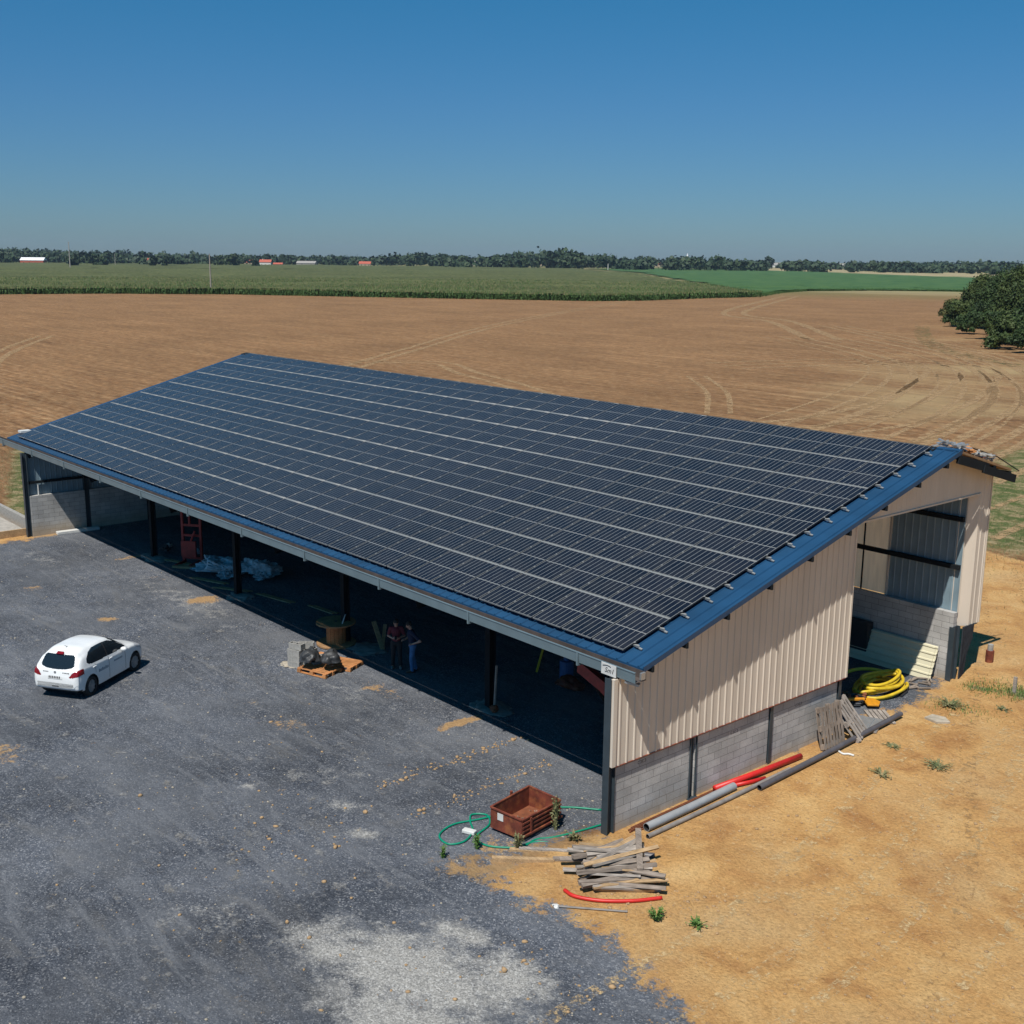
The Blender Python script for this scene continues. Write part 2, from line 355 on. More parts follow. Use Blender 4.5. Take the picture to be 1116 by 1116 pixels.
def ground_mat():
    m = NT('ground_soil'); P = m.pos()
    nbig = m.noise(P, .35, 5); nmid = m.noise(P, 2.2, 6, .65); nfine = m.noise(P, 14, 6, .7); ngrit = m.noise(P, 38, 3, .7); nhuge = m.noise(P, .06, 4)
    # stubble field: rows along one direction, curved headland rows, straw flecks
    ang = math.atan2(.758, .652)
    wv = m.n('Mapping'); 
    rows = m.math('ADD', m.math('MULTIPLY', m.noise(m.pos((.05, 1.9, 1), -ang), 1.0, 7, .75, .3), .6), m.math('MULTIPLY', m.noise(P, 1.1, 7, .8), .4))
    rows2 = m.noise(m.pos((.025, .30, 1), -ang), 1.0, 5, .65, .4)
    ang2 = math.atan2(.93, -.36)
    rowsb = m.math('ADD', m.math('MULTIPLY', m.noise(m.pos((.03, .55, 1), -ang2), 1.0, 6, .7, .6), .7), m.math('MULTIPLY', m.noise(P, 1.3, 7, .8), .3))
    sep = m.n('SeparateXYZ'); m.l(P, sep.inputs[0])
    # headland mask grows to the right of the line through the field (a real change of ploughing direction)
    hl = m.math('ADD', m.math('MULTIPLY', sep.outputs[0], .80), m.math('MULTIPLY', sep.outputs[1], .30))
    hl = m.math('ADD', hl, m.math('MULTIPLY', m.noise(P, .05, 2), 14))
    hm = m.ramp(m.math('MULTIPLY', m.math('ADD', hl, 25), .035), [(.0, 0), (.8, 1)])
    rw = m.mix(hm, rows, rowsb)
    field = m.ramp(rw, [(.33, (.092, .044, .021)), (.46, (.180, .094, .043)), (.53, (.235, .130, .060)), (.66, (.38, .24, .125))])
    field = m.mix(1, field, m.ramp(rows2, [(.3, .86), (.7, 1.1)]), 'MULTIPLY')
    straw = m.noise(m.pos((1, 1, 1)), 1.6, 6, .8)
    field = m.mix(m.ramp(straw, [(.50, 0), (.66, .55)]), field, (.35, .25, .145))
    clod = m.noise(m.pos((.45, 1.2, 1), -ang), 1.1, 8, .85)
    field = m.mix(1, field, m.ramp(clod, [(.36, .62), (.5, 1), (.64, 1.34)]), 'MULTIPLY')
    field = m.mix(1, field, m.ramp(nhuge, [(.3, .86), (.7, 1.12)]), 'MULTIPLY')
    field = m.mix(m.math('MULTIPLY', m.ramp(m.noise(P, .03, 4), [(.5, 0), (.66, 1)]), m.math('MULTIPLY', hm, .75)), field, (.34, .25, .13))
    # far country turns to mixed pasture and straw
    dist = m.n('VectorMath'); dist.operation = 'LENGTH'; m.l(P, dist.inputs[0])
    farf = m.ramp(m.math('MULTIPLY', dist.outputs['Value'], 1/1200), [(.33, 0), (.45, 1)])
    farc = m.ramp(m.noise(m.pos((.2, 1, 1), -ang), .012, 3), [(.38, (.09, .11, .035)), (.5, (.15, .145, .06)), (.6, (.27, .23, .12)), (.72, (.10, .10, .04))])
    field = m.mix(farf, field, farc)
    # orange clay
    dirt = m.ramp(m.noise(P, .7, 7, .62, .4), [(.3, (.33, .165, .062)), (.48, (.46, .262, .100)), (.68, (.55, .350, .150))])
    dirt = m.mix(m.ramp(nbig, [(.46, 0), (.72, .45)]), dirt, (.37, .245, .13))
    dirt = m.mix(m.ramp(m.noise(P, 5.5, 5, .7), [(.58, 0), (.70, .5)]), dirt, (.56, .42, .24))
    dirt = m.mix(1, dirt, m.ramp(nfine, [(.32, .70), (.5, 1), (.72, 1.22)]), 'MULTIPLY')
    dirt = m.mix(m.ramp(m.noise(P, .9, 3), [(.68, 0), (.76, .3)]), dirt, (.24, .19, .14))
    # dark crushed stone
    voro = m.n('TexVoronoi'); voro.inputs['Scale'].default_value = 34; m.l(P, voro.inputs['Vector'])
    vc = m.n('SeparateColor'); m.l(voro.outputs['Color'], vc.inputs[0])
    vor2 = m.n('TexVoronoi'); vor2.inputs['Scale'].default_value = 15; m.l(P, vor2.inputs['Vector'])
    vc2 = m.n('SeparateColor'); m.l(vor2.outputs['Color'], vc2.inputs[0])
    grav = m.ramp(vc.outputs[0], [(0, (.042, .049, .063)), (.5, (.072, .081, .100)), (.86, (.115, .124, .144)), (.98, (.25, .255, .27))])
    grav = m.mix(m.ramp(vc2.outputs[0], [(.92, 0), (1, .5)]), grav, (.20, .20, .21))
    grav = m.mix(1, grav, m.ramp(nmid, [(.3, .80), (.7, 1.22)]), 'MULTIPLY')
    grav = m.mix(m.ramp(nbig, [(.38, 0), (.66, .6)]), grav, (.138, .145, .160))
    grav = m.mix(1, grav, m.ramp(m.noise(P, .16, 5, .6), [(.36, .74), (.62, 1.25)]), 'MULTIPLY')
    # wheel smears: stretched dusty arcs
    sm = m.noise(m.pos((.25, 1.6, 1), -.9), 1.0, 5, .6, 1.5)
    grav = m.mix(m.ramp(sm, [(.52, 0), (.68, .55)]), grav, (.175, .182, .198))
    sm2 = m.noise(m.pos((.35, 1.1, 1), .5), .8, 5, .6, 1.2)
    grav = m.mix(m.ramp(sm2, [(.58, 0), (.75, .38)]), grav, (.175, .165, .15))
    grav = m.mix(m.ramp(m.noise(P, 3.2, 5, .75), [(.70, 0), (.735, .8)]), grav, (.36, .24, .12))
    def mask(name, amp, lo=.42, hi=.58):
        q = m.math('ADD', m.attr(name), m.math('MULTIPLY', m.math('SUBTRACT', nmid, .5), amp))
        q = m.math('ADD', q, m.math('MULTIPLY', m.math('SUBTRACT', nfine, .5), amp*.7))
        return m.ramp(q, [(lo, 0), (hi, 1)])
    grav = m.mix(mask('pale', 1.3, .35, .8), grav, m.ramp(vc.outputs[0], [(0, (.22, .215, .205)), (.8, (.40, .385, .36)), (1, (.50, .49, .47))]))
    grav = m.mix(mask('clay', 1.5, .48, .66), grav, m.ramp(nfine, [(.3, (.26, .16, .08)), (.7, (.44, .29, .15))]))
    grass = m.ramp(m.noise(P, 1.1, 8, .8), [(.38, (.05, .085, .022)), (.48, (.10, .115, .04)), (.55, (.24, .19, .10)), (.64, (.33, .25, .14))])
    col = m.mix(mask('dirt', .5), field, dirt)
    col = m.mix(mask('grass', 1.1, .45, .75), col, grass)
    gm = mask('gravel', 1.7, .40, .62)
    col = m.mix(gm, col, grav)
    m.col(col); m.set(Roughness=.95, Specular_IOR_Level=.15)
    h = m.math('ADD', m.math('MULTIPLY', nfine, 1.0), m.math('MULTIPLY', ngrit, .5))
    h = m.math('ADD', h, m.math('MULTIPLY', m.noise(P, 3, 6, .6, .8), 1.6))
    m.bump(h, .9, .05)
    return m.mat
ground.data.materials.append(ground_mat())

# pale wheel tracks left in the stubble and dust: thin sheets that follow the soil
def track_mat(name, c, thr, sc=1.5):
    m = NT(name); f = m.noise(m.pos(), sc, 6, .75)
    m.col(m.mix(1, c, m.ramp(m.noise(m.pos(), sc*4, 4), [(.3, .75), (.7, 1.2)]), 'MULTIPLY')); m.set(Roughness=.95, Specular_IOR_Level=.1)
    tr = m.n('BsdfTransparent'); mx = m.n('MixShader'); m.l(m.ramp(f, [(thr, 0), (thr+.12, .8)]), mx.inputs[0])
    m.l(tr.outputs[0], mx.inputs[1]); m.l(m.b.outputs[0], mx.inputs[2]); m.l(mx.outputs[0], m.out.inputs[0]); return m.mat
M['trk'] = track_mat('straw_track', (.36, .24, .13), .41)
M['trkd'] = track_mat('soil_track', (.15, .09, .052), .56)
M['trkg'] = track_mat('green_strip', (.13, .14, .06), .5, .6)
M['trky'] = track_mat('dusty_tyre_track', (.25, .245, .24), .56, 2.5)
def catmull(pts, n=12):
    P = [Vector(p) for p in pts]; P = [2*P[0]-P[1]]+P+[2*P[-1]-P[-2]]; o = []
    for i in range(1, len(P)-2):
        for k in range(n):
            t = k/n; a, b, c, d = P[i-1:i+3]
            o.append(.5*((2*b)+(c-a)*t+(2*a-5*b+4*c-d)*t*t+(3*b-a-3*c+d)*t**3))
    o.append(P[-2]); return o
def ribbon(name, path, offs, wd, mat, dz=.02):
    mb = MB(); pts = catmull([(x, y, 0) for x, y in path], 14)
    for off in offs:
        vs = []; fs = []
        for i, p in enumerate(pts):
            d = (pts[min(i+1, len(pts)-1)]-pts[max(i-1, 0)]).normalized(); nn = Vector((-d.y, d.x, 0))
            ww = wd*(.75+.5*mn.noise(p*.2)+.25)
            for s_ in (-.5, .5):
                q = p+nn*(off+s_*ww); vs.append((q.x, q.y, gh(q.x, q.y)+dz))
            if i: k = 2*i; fs.append((k-2, k-1, k+1, k))
        mb.add(vs, fs)
    o = mb.build(name, mat); tag(o, kind='structure'); return o
ribbon('field_track', [(-120, 22), (-141, 30.5), (-160, 40), (-176, 49)], (-1.0, 1.0), .9, M['trk'])
ribbon('field_track', [(-100, 57), (-121, 82), (-171, 145), (-262, 282)], (-1.1, 1.1), .9, M['trk'])
ribbon('field_track', [(-108, 62), (-101, 71), (-88, 66), (-75, 61.7), (-60, 55)], (-1.2, 1.2), .8, M['trk'])
ribbon('field_track', [(-47, 61), (-58, 74), (-70, 85)], (-1.0, 1.0), .5, M['trk'])
ribbon('field_track', [(-40, 50), (-38, 68), (-45, 92), (-57, 118), (-66, 121), (-72, 112), (-76, 98)], (-5, -1.0, 3), .8, M['trk'])
ribbon('field_track', [(-22, 40), (-27, 62), (-36, 90), (-49, 114), (-66, 138), (-90, 160), (-125, 190)], (-4, -1.2, 1.2), .8, M['trk'])
ribbon('field_track', [(-30, 58), (-40, 84), (-51, 108), (-64, 130), (-85, 150)], (-2.5, 2), .5, M['trkd'])
for k in range(11):
    o_ = -16+k*3.1
    ribbon('field_furrow', [(-22+o_*.9, 34), (-27+o_, 62), (-38+o_, 92), (-52+o_, 116), (-70+o_*1.1, 138+o_*.3), (-96+o_, 160+o_*.6)], (0,), .4+.3*(k % 3), M['trk'])
ribbon('field_track', [(-99, 152), (-140, 195), (-176, 224), (-252, 352)], (-2.5, 2.5), 1.8, M['trk'])

ribbon('field_track', [(-53, 129), (-74, 147), (-92, 172), (-112, 205)], (0,), 3.0, M['trkg'])
ribbon('dusty_track', [(-9, -9.5), (-6, -5.5), (-4.4, -2.5), (-3.8, 1)], (-.8, .8), .32, M['trky'], .012)
ribbon('dusty_track', [(-16, -12), (-12, -8), (-8.5, -4.5), (-6.2, -1), (-5.6, 1.6)], (-.8, .8), .32, M['trky'], .012)
ribbon('dusty_track', [(2, -12), (-2, -9), (-6, -7.6), (-11, -7.5), (-17, -9)], (-.8, .8), .35, M['trky'], .012)
ribbon('dusty_track', [(-5, -12), (-3, -8), (-1, -5.8), (0, -4.0)], (-.8, .8), .3, M['trky'], .012)

M['trkc'] = track_mat('pale_clay_track', (.50, .36, .19), .50, 5)
M['trkc2'] = track_mat('brown_clay_track', (.30, .19, .09), .54, 5)
for pth, mt_, wd_ in (([(3, -16), (6, -8), (7.5, -2), (6.5, 6), (4, 14), (1, 22)], 'trkc', .35), ([(12, -10), (9.5, -2), (7, 5), (3.2, 12), (-1, 21), (-5, 28)], 'trkc2', .4), ([(6, -14), (4.8, -6), (4.6, 0), (3.2, 7), (2.2, 13)], 'trkc', .3), ([(14, 2), (9, 4), (5, 3.2), (3, .5)], 'trkc', .3)):
    ribbon('wheel_track', pth, (-.8, .8), wd_, M[mt_], .012)
ribbon('dusty_track', [(-30, -6), (-22, -4.2), (-14, -3.4), (-8, -4.4), (-2.5, -7.5), (0, -12)], (-.8, .8), .4, M['trky'], .012)
ribbon('dusty_track', [(-14, -16), (-10, -9.5), (-7.5, -7), (-4, -5.6), (-2.2, -4.2)], (-.8, .8), .4, M['trky'], .012)
ribbon('dusty_track', [(-36, -3.4), (-28, -1.2), (-20, -.6), (-12, -1.4), (-7, -1.0)], (-.8, .8), .35, M['trky'], .012)
# far fields: low standing crops and straw strips
def slab(name, pts, h, mat, kind='structure'):
    mb = MB(); mb.poly(pts, -.1, h); o = mb.build(name, mat); tag(o, kind=kind); return o
def crop_mat(name, stops, sc=.5, st=(.05, 1, 1)):
    m = NT(name); ang = math.atan2(.758, .652)
    a = m.noise(m.pos(st, -ang), sc, 5, .7); b = m.noise(m.pos(), .02, 4)
    c = m.ramp(a, stops); m.col(m.mix(1, c, m.ramp(b, [(.3, .8), (.7, 1.2)]), 'MULTIPLY')); m.set(Roughness=.9, Specular_IOR_Level=.1); return m.mat
M['straw'] = crop_mat('pale_straw', [(.3, (.20, .17, .09)), (.5, (.30, .25, .14)), (.7, (.37, .31, .19))])
M['greencrop'] = foliage('green_crop', (.035, .085, .018), (.075, .135, .032), sc=.08)
M['corn'] = foliage('corn_leaf', (.045, .10, .022), (.085, .15, .04), sc=.15)
M['tassel'] = foliage('corn_tassel', (.14, .14, .06), (.22, .20, .09), sc=.1)
M['corntop'] = crop_mat('corn_canopy', [(.36, (.04, .06, .02)), (.5, (.08, .092, .036)), (.64, (.135, .135, .06))], .5, (.5, 1, 1))
slab('straw_field', [(-509, 975), (-822, 1215), (-1192, 1420), (-1560, 1800), (-1200, 1950), (-840, 1650), (-560, 1250), (-430, 1000)], .05, M['straw'])
slab('straw_strip', [(-250, 520), (-420, 860), (-505, 960), (-560, 1250), (-350, 1000), (-200, 600)], .05, M['straw'])

def inside(px, py, poly): return poly_sd(px, py, poly)
def crop_mass(name, poly, h, mats, hx, front_pts, step_near, label, seed, tass=.5):
    """a standing crop: rough canopy sheet over the area plus leafy plants along the front edge"""
    rs = np.random.RandomState(seed); P = np.array(poly); x0, y0 = P.min(0); x1, y1 = P.max(0)
    Vs = []; Fs = []; Ms = []; nb = 0
    def grid(st, dmin, dmax):
        nonlocal nb
        xs = np.arange(x0, x1, st); ys = np.arange(y0, y1, st); X, Y = np.meshgrid(xs, ys)
        sd = inside(X, Y, poly); d = np.hypot(X-17, Y+17)
        ok = (sd > 1.2) & (d >= dmin-st*1.5) & (d < dmax)
        Z = h*(.70+.22*rs.rand(*X.shape)); X = X+rs.uniform(-.3, .3, X.shape)*st; Y = Y+rs.uniform(-.3, .3, Y.shape)*st
        Z = Z+.3*np.sin(X*.05)*np.sin(Y*.043)
        idx = np.arange(X.size).reshape(X.shape)
        q = np.stack([idx[:-1, :-1], idx[:-1, 1:], idx[1:, 1:], idx[1:, :-1]], -1)
        o4 = ok[:-1, :-1] & ok[:-1, 1:] & ok[1:, 1:] & ok[1:, :-1]
        q = q[o4]; t = np.concatenate([q[:, [0, 1, 2]], q[:, [0, 2, 3]]])
        Vs.append(np.stack([X.ravel(), Y.ravel(), Z.ravel()], -1)); Fs.append(t+nb); Ms.append(np.zeros(len(t), int)); nb += X.size
    grid(step_near, 0, 620); grid(step_near*3, 620, 1100); grid(step_near*8, 1100, 4000)
    # plants
    pts = []
    for (a, b) in zip(front_pts[:-1], front_pts[1:]):
        a = np.array(a, float); b = np.array(b, float); L = np.linalg.norm(b-a); n_ = int(L*16)
        t = rs.rand(n_); base = a+(b-a)*t[:, None]; nn = np.array([-(b-a)[1], (b-a)[0]])/L
        if inside(np.array([(a+b)[0]/2+nn[0]*3]), np.array([(a+b)[1]/2+nn[1]*3]), poly)[0] < 0: nn = -nn
        dep = np.abs(rs.rand(n_))**1.5*9
        pts.append(base+nn*dep[:, None])
    X, Y = np.meshgrid(np.arange(x0, x1, 1.25), np.arange(y0, y1, 1.25)); X = X.ravel(); Y = Y.ravel()
    ok = (np.hypot(X-17, Y+17) < 640); X = X[ok]; Y = Y[ok]; dd_ = np.hypot(X-17, Y+17)
    ok = (inside(X, Y, poly) > 1) & (rs.rand(X.size) < np.clip(1.5-dd_/500, .25, .9))
    pts.append(np.stack([X[ok]+rs.uniform(-1, 1, ok.sum()), Y[ok]+rs.uniform(-1, 1, ok.sum())], -1))
    pts = np.concatenate(pts); n_ = len(pts)
    for k in range(6):
        a = rs.rand(n_)*6.28; z0 = h*(.0+.14*k+.06*rs.rand(n_)); ln = h*(.16+.10*rs.rand(n_)); wd = h*.05
        if k == 5: z0 = h*.80+0*a
        dx = np.cos(a); dy = np.sin(a); up = h*(.26+.12*rs.rand(n_))
        p0 = np.stack([pts[:, 0]-dy*wd, pts[:, 1]+dx*wd, z0], -1); p1 = np.stack([pts[:, 0]+dy*wd, pts[:, 1]-dx*wd, z0], -1)
        s_ = .25 if k == 5 else 1
        p2 = np.stack([pts[:, 0]+dx*ln*s_, pts[:, 1]+dy*ln*s_, z0+up], -1)
        Vs.append(np.concatenate([p0, p1, p2])); i = np.arange(n_)
        Fs.append(np.stack([i, i+n_, i+2*n_], -1)+nb); nb += 3*n_
        Ms.append(np.where(rs.rand(n_) < tass, 2, 1) if k >= 5 else np.ones(n_, int))
    o = npmesh(name, np.concatenate(Vs), np.concatenate(Fs), mats, mi=np.concatenate(Ms)); tag(o, label, 'crop', kind='stuff'); return o
corn_front = [(-410, 0), (-388, 60), (-381, 106), (-376, 137), (-352, 172), (-310, 200), (-268, 229), (-248, 245), (-244, 262), (-250, 300), (-252, 335)]
crop_mass('corn_field', corn_front+[(-378, 450), (-440, 505), (-680, 727), (-1051, 1022), (-1150, 1000), (-1500, 800), (-1900, 600), (-2200, 300), (-1400, 100), (-700, -40)], 2.3,
          [M['corntop'], M['corn'], M['tassel']], 0, corn_front, 2.2, 'tall tasselled maize field with dark green front edge beyond the stubble', 3)
green_front = [(-256, 342), (-280, 385), (-293, 420), (-287, 461), (-262, 492), (-240, 500)]
crop_mass('green_crop', [(-256, 342), (-280, 385), (-293, 420), (-287, 461), (-262, 492), (-240, 510), (-400, 850), (-500, 960), (-822, 1195), (-1192, 1395), (-1130, 1080), (-1051, 1027), (-680, 732), (-440, 510), (-378, 455)], 1.0,
          [M['greencrop'], M['greencrop'], M['greencrop']], 0, green_front, 2.5, 'bright green low crop right of the maize, before the straw fields', 5, 0)

# ------------------------------------------------------------------ trees
def leaf_cloud(cents, rads, n, size, rs, squash=1.0, jit=.14):
    """leaf clumps (quads) through the shells of several lobes"""
    k = rs.randint(0, len(cents), n); wts = np.array(rads)**2; k = rs.choice(len(cents), n, p=wts/wts.sum())
    d = rs.normal(size=(n, 3)); d /= np.linalg.norm(d, axis=1)[:, None]; d[:, 2] = np.where(d[:, 2] < -.5, -d[:, 2], d[:, 2])
    r = np.array(rads)[k]*(1-.5*rs.rand(n)**2)*(1+jit*rs.normal(size=n).clip(-1.6, 2.2))
    c = np.array(cents)[k]+d*r[:, None]*np.array([1, 1, squash])
    nrm = d+rs.normal(size=(n, 3))*.55; nrm /= np.linalg.norm(nrm, axis=1)[:, None]
    t = np.cross(nrm, rs.normal(size=(n, 3))); t /= np.linalg.norm(t, axis=1)[:, None]; b = np.cross(nrm, t)
    s_ = size*(.5+rs.rand(n))[:, None]
    V = np.stack([c-t*s_-b*s_*.3, c+t*s_*.2-b*s_, c+t*s_+b*s_*.3, c-t*s_*.2+b*s_], 1).reshape(-1, 3)
    return V, np.arange(4*n).reshape(n, 4)
def tree(name, x, y, h, r, label, cat='tree', group=None, mat='leaf1', n=2600, size=.35, low=.12, seed=0, lobes=11, trunk=True, base=None):
    rs = np.random.RandomState(seed+11); z = gh(x, y) if base is None else base
    e = empty(name, (x, y, z), 0, label, cat, group)
    cents = []; rads = []
    for i in range(lobes):
        a = rs.rand()*6.28; q = math.sqrt(rs.rand())*.62*r; zz = h*(low+.12+(.80-low)*rs.rand())
        lim = 1-.5*max(0, (zz/h-.55)/.45)
        cents.append((math.cos(a)*q*lim, math.sin(a)*q*lim, zz)); rads.append(min(r, h*.5)*(.22+.26*rs.rand())*(.75 if zz > .75*h else 1))
    if low == 0.0 and lobes > 20:
        for i in range(12): a = i*.524+rs.rand(); cents.append((math.cos(a)*r*.74, math.sin(a)*r*.74, h*(.07+.2*rs.rand()))); rads.append(r*.33)
    cents.append((0, 0, h*.72)); rads.append(min(r*.6, h*.27))
    V, F_ = leaf_cloud(cents, rads, n, size, rs, 1.0, .26 if low < .02 else .2); V[:, 2] = np.abs(V[:, 2])+.03
    # solid-ish inner twig masses keep the crown from being see-through
    o = npmesh('crown', V, F_, M[mat], e)
    if trunk:
        mb = MB(); lean = rs.uniform(-.05, .05, 2)*h
        top = Vector((lean[0], lean[1], h*.62)); mb.tube([(0, 0, -.1), (lean[0]*.3, lean[1]*.3, h*.25), top], [h*.032, h*.024, h*.010], 7)
        for i in range(5):
            c = Vector(cents[i]); st = Vector((lean[0]*.4, lean[1]*.4, h*(.22+.06*i))); mb.tube([st, (st+c)/2+Vector((0, 0, -.03*h)), c], [h*.014, h*.01, h*.004], 5)
        mb.build('trunk', M['bark'], e, True)
    return e
GW = 'trees at the edge of the wood'
wood_trees = [(-125, 255, 7.9, 6.1, 'leaf3', 'small round olive tree at the far left tip of the wood'),
    (-113, 232, 9.7, 6.6, 'leaf2', 'second tree from the far tip of the wood, low green crown'),
    (-97, 212, 11.6, 7.2, 'leaf1', 'dark rounded tree behind the yellowish bush at the wood edge'),
    (-103, 242, 14.1, 5.3, 'leaf2', 'tallest narrow tree standing up above the wood against the sky'),
    (-82, 190, 12.4, 7.2, 'leaf2', 'broad mid green tree in the middle of the wood edge'),
    (-76, 204, 14.2, 7.2, 'leaf3', 'olive tree in the second row behind the broad green one'),
    (-70, 171, 11.9, 6.6, 'leaf1', 'dark dense tree low over its own shadow on the stubble'),
    (-60, 180, 14.1, 7.2, 'leaf2', 'green tree in the second row cut by the right edge'),
    (-59, 156, 11.3, 6.1, 'leaf3', 'nearest olive tree of the wood at the right edge'),
    (-88, 222, 13.8, 7.7, 'leaf1', 'dark tree at the back of the wood below the tall narrow one'),
    (-46, 168, 14.1, 7.7, 'leaf1', 'dark back tree behind the nearest olive tree'),
    (-50, 145, 10.2, 5.5, 'leaf1', 'nearest dark tree of the wood partly outside the frame')]
for i, (x, y, h, r, mt, lb) in enumerate(wood_trees):
    tree('broadleaf_tree', x, y, h, r, lb, 'tree', GW, mt, 52000, .15, .0, i*3+1, 40)
for i, (x, y, h, r, mt, lb) in enumerate([(-121, 232, 4.2, 3.2, 'leaf3', 'yellowish bush at the foot of the wood edge'), (-93, 190, 3.6, 3.2, 'leaf1', 'dark green bush in front of the wood, left of its deep shadow'), (-76, 168, 3.4, 2.8, 'leaf2', 'low leafy bush before the dark dense tree'), (-65, 152, 3.2, 2.6, 'leaf1', 'small dark bush at the foot of the wood by the right edge'), (-108, 212, 4.5, 4, 'leaf2', 'green bush left of the dark rounded tree'), (-84, 178, 4.2, 4, 'leaf1', 'dark bush in the middle of the wood foot'), (-71, 158, 4.4, 4, 'leaf2', 'leafy bush between the two small dark bushes')]):
    tree('bush', x, y, h*1.1, r*1.3, lb, 'bush', 'bushes at the foot of the wood', mt, 9000, .16, .0, 60+i, 12, False)
mid = [(-1220, 443, 11, 14, 'wide dark bush clump behind the first power pole'), (-1232, 478, 12, 13, 'round dark tree right of the first power pole'), (-1247, 562, 12, 10, 'round dark tree in the left middle of the field edge'),
    (-1240, 540, 10, 8, 'smaller round tree touching its bigger neighbour on the right'), (-1251, 640, 14, 12, 'dark tree left of the near concrete pole'), (-1235, 662, 7, 10, 'low pale bush right of the dark tree'),
    (-1520, 783, 14, 13, 'tree group member just right of the near concrete pole'), (-1700, 1000, 13, 10, 'small tree between the two red roofed houses'), (-1342, 960, 12, 10, 'dark field tree left of the field centre'),
    (-1352, 1031, 17, 11, 'tall round field tree near the centre'), (-1282, 1230, 22, 15, 'largest dark tree standing in front of the far woods'), (-1246, 1090, 13, 12, 'dark tree between the field centre and the largest one'),
    (-1300, 1500, 17, 14, 'dark tree right of the largest one'), (-1240, 1640, 20, 12, 'tall dark tree right of the pale spire'), (-1500, 1860, 13, 12, 'dark tree beside the grey farm buildings'),
    (-700, 1320, 6, 8, 'low round bush on the pale field near the wood'), (-640, 1260, 5, 6, 'small bush nearest to the wood on the pale field'), (-820, 1400, 5, 5, 'tiny bush left on the pale field')]
for i, (x, y, h, r, lb) in enumerate(mid):
    tree('field_tree', x, y, h, r, lb, 'tree', 'trees scattered beyond the maize', 'leaffar', 500, 1.6, .02, 100+i, 9, False)
HS = [(-1560, 518, 26), (-1640, 1320, 12), (-1640, 1480, 12), (-1560, 1720, 16), (-1500, 2010, 24), (-1400, 2090, 26), (-1180, 2150, 14)]
rs = np.random.RandomState(4); V = []; F_ = []; nb = 0
R2 = np.array([.652, .758]); N2 = np.array([-.758, .652])
for i in range(2300):
    u = rs.uniform(-1.0, 1.0); d = rs.uniform(1750, 2500) if i < 1700 else rs.uniform(1450, 1750)
    if 1700 <= i and (-.42 < u < -.12): continue
    a = u*d*.56; p = np.array([17, -17.8])+N2*d+R2*a
    if any(abs((p[0]-17)*(hy+18)-(p[1]+18)*(hx-17))/math.hypot(hx-17, hy+18) < hl_ and math.hypot(p[0]-17, p[1]+18) < math.hypot(hx-17, hy+18)+20 and rs.rand() < .93 for hx, hy, hl_ in HS[:1]+[(a_, b_, c_*.5) for a_, b_, c_ in HS[1:]]): continue
    hh = rs.uniform(7, 18)*(1+.30*math.sin(a*.006+1)+.25*math.sin(a*.031))*(.8 if u > .15 else 1.0)
    rr = rs.uniform(7, 13)
    cents = [(p[0]+rs.uniform(-4, 4), p[1]+rs.uniform(-4, 4), hh*.55), (p[0], p[1], hh*.35)]
    v, f = leaf_cloud(cents, [min(rr, hh*.45), rr*.8], 60, 2.3, rs, .9, .2); v[:, 2] = np.maximum(v[:, 2], -.3); V.append(v); F_.append(f+nb); nb += len(v)
o = npmesh('distant_woodland', np.concatenate(V), np.concatenate(F_), M['leaffar']); tag(o, 'hazy blue green belt of far woods along the whole horizon', 'woodland', kind='stuff')

# ------------------------------------------------------------------ far houses and poles
M['hwhite'] = simple('render_white', (.62, .60, .56), .9, var=.1, scale=1); M['htan'] = simple('render_tan', (.42, .33, .24), .9, var=.1, scale=1)
M['rooftile'] = simple('red_tile', (.42, .10, .06), .8, var=.2, scale=2); M['roofgrey'] = simple('grey_roof', (.30, .28, .26), .8, var=.2, scale=1); M['roofwhite'] = simple('white_sheet_roof', (.75, .75, .76), .6, var=.05, scale=1)
M['windark'] = simple('dark_window', (.02, .022, .03), .2, var=0)
def house(x, y, L, W_, h, rh, wall, roof, rz, label, cat='house', wins=3):
    e = empty('farmhouse' if cat == 'house' else 'farm_building', (x, y, 0), rz, label, cat, 'buildings far beyond the fields')
    MB().b(-L/2, L/2, -W_/2, W_/2, -.5, h).build('wall', wall, e)
    o_ = .5; mb = MB(); A_ = [(-L/2-o_, -W_/2-o_, h-.1), (L/2+o_, -W_/2-o_, h-.1), (L/2+o_, W_/2+o_, h-.1), (-L/2-o_, W_/2+o_, h-.1), (-L/2-o_, 0, h+rh), (L/2+o_, 0, h+rh)]
    mb.add(A_, [(0, 1, 5, 4), (2, 3, 4, 5), (0, 4, 3), (1, 2, 5), (3, 2, 1, 0)]); r = mb.build('roof', roof, e)
    if cat == 'house': MB().b(-L*.3, -L*.3+.8, -.4, .4, h+rh-.8, h+rh+.9).build('chimney', wall, r)
    for i in range(wins):
        xx = -L/2+L*(i+.6)/wins
        MB().b(xx-.6, xx+.6, -W_/2-.05, -W_/2+.02, 1, 2.4).build('window', M['windark'], e)
    return e
az = math.atan2(.758, .652)
house(-1560, 518, 30, 12, 5, 3.6, M['rooftile'], M['roofwhite'], az, 'long red barn under a white sheet roof, leftmost building', 'barn', 4)
house(-1398, 766, 15, 10, 5.2, 3.4, M['hwhite'], M['rooftile'], az, 'white house with bright red tiled roof in open fields')
house(-1600, 850, 16, 10, 3.6, 3.5, M['htan'], M['rooftile'], az+.3, 'low tan house with red roof left of the white one')
house(-1402, 787, 12, 8, 2.6, 2, M['htan'], M['rooftile'], az, 'small red roofed outbuilding right of the white house', 'barn', 2)
house(-1420, 842, 26, 14, 4, 3, M['roofgrey'], M['roofgrey'], az-.1, 'grey open hangar with low roof right of the white house', 'barn', 2)
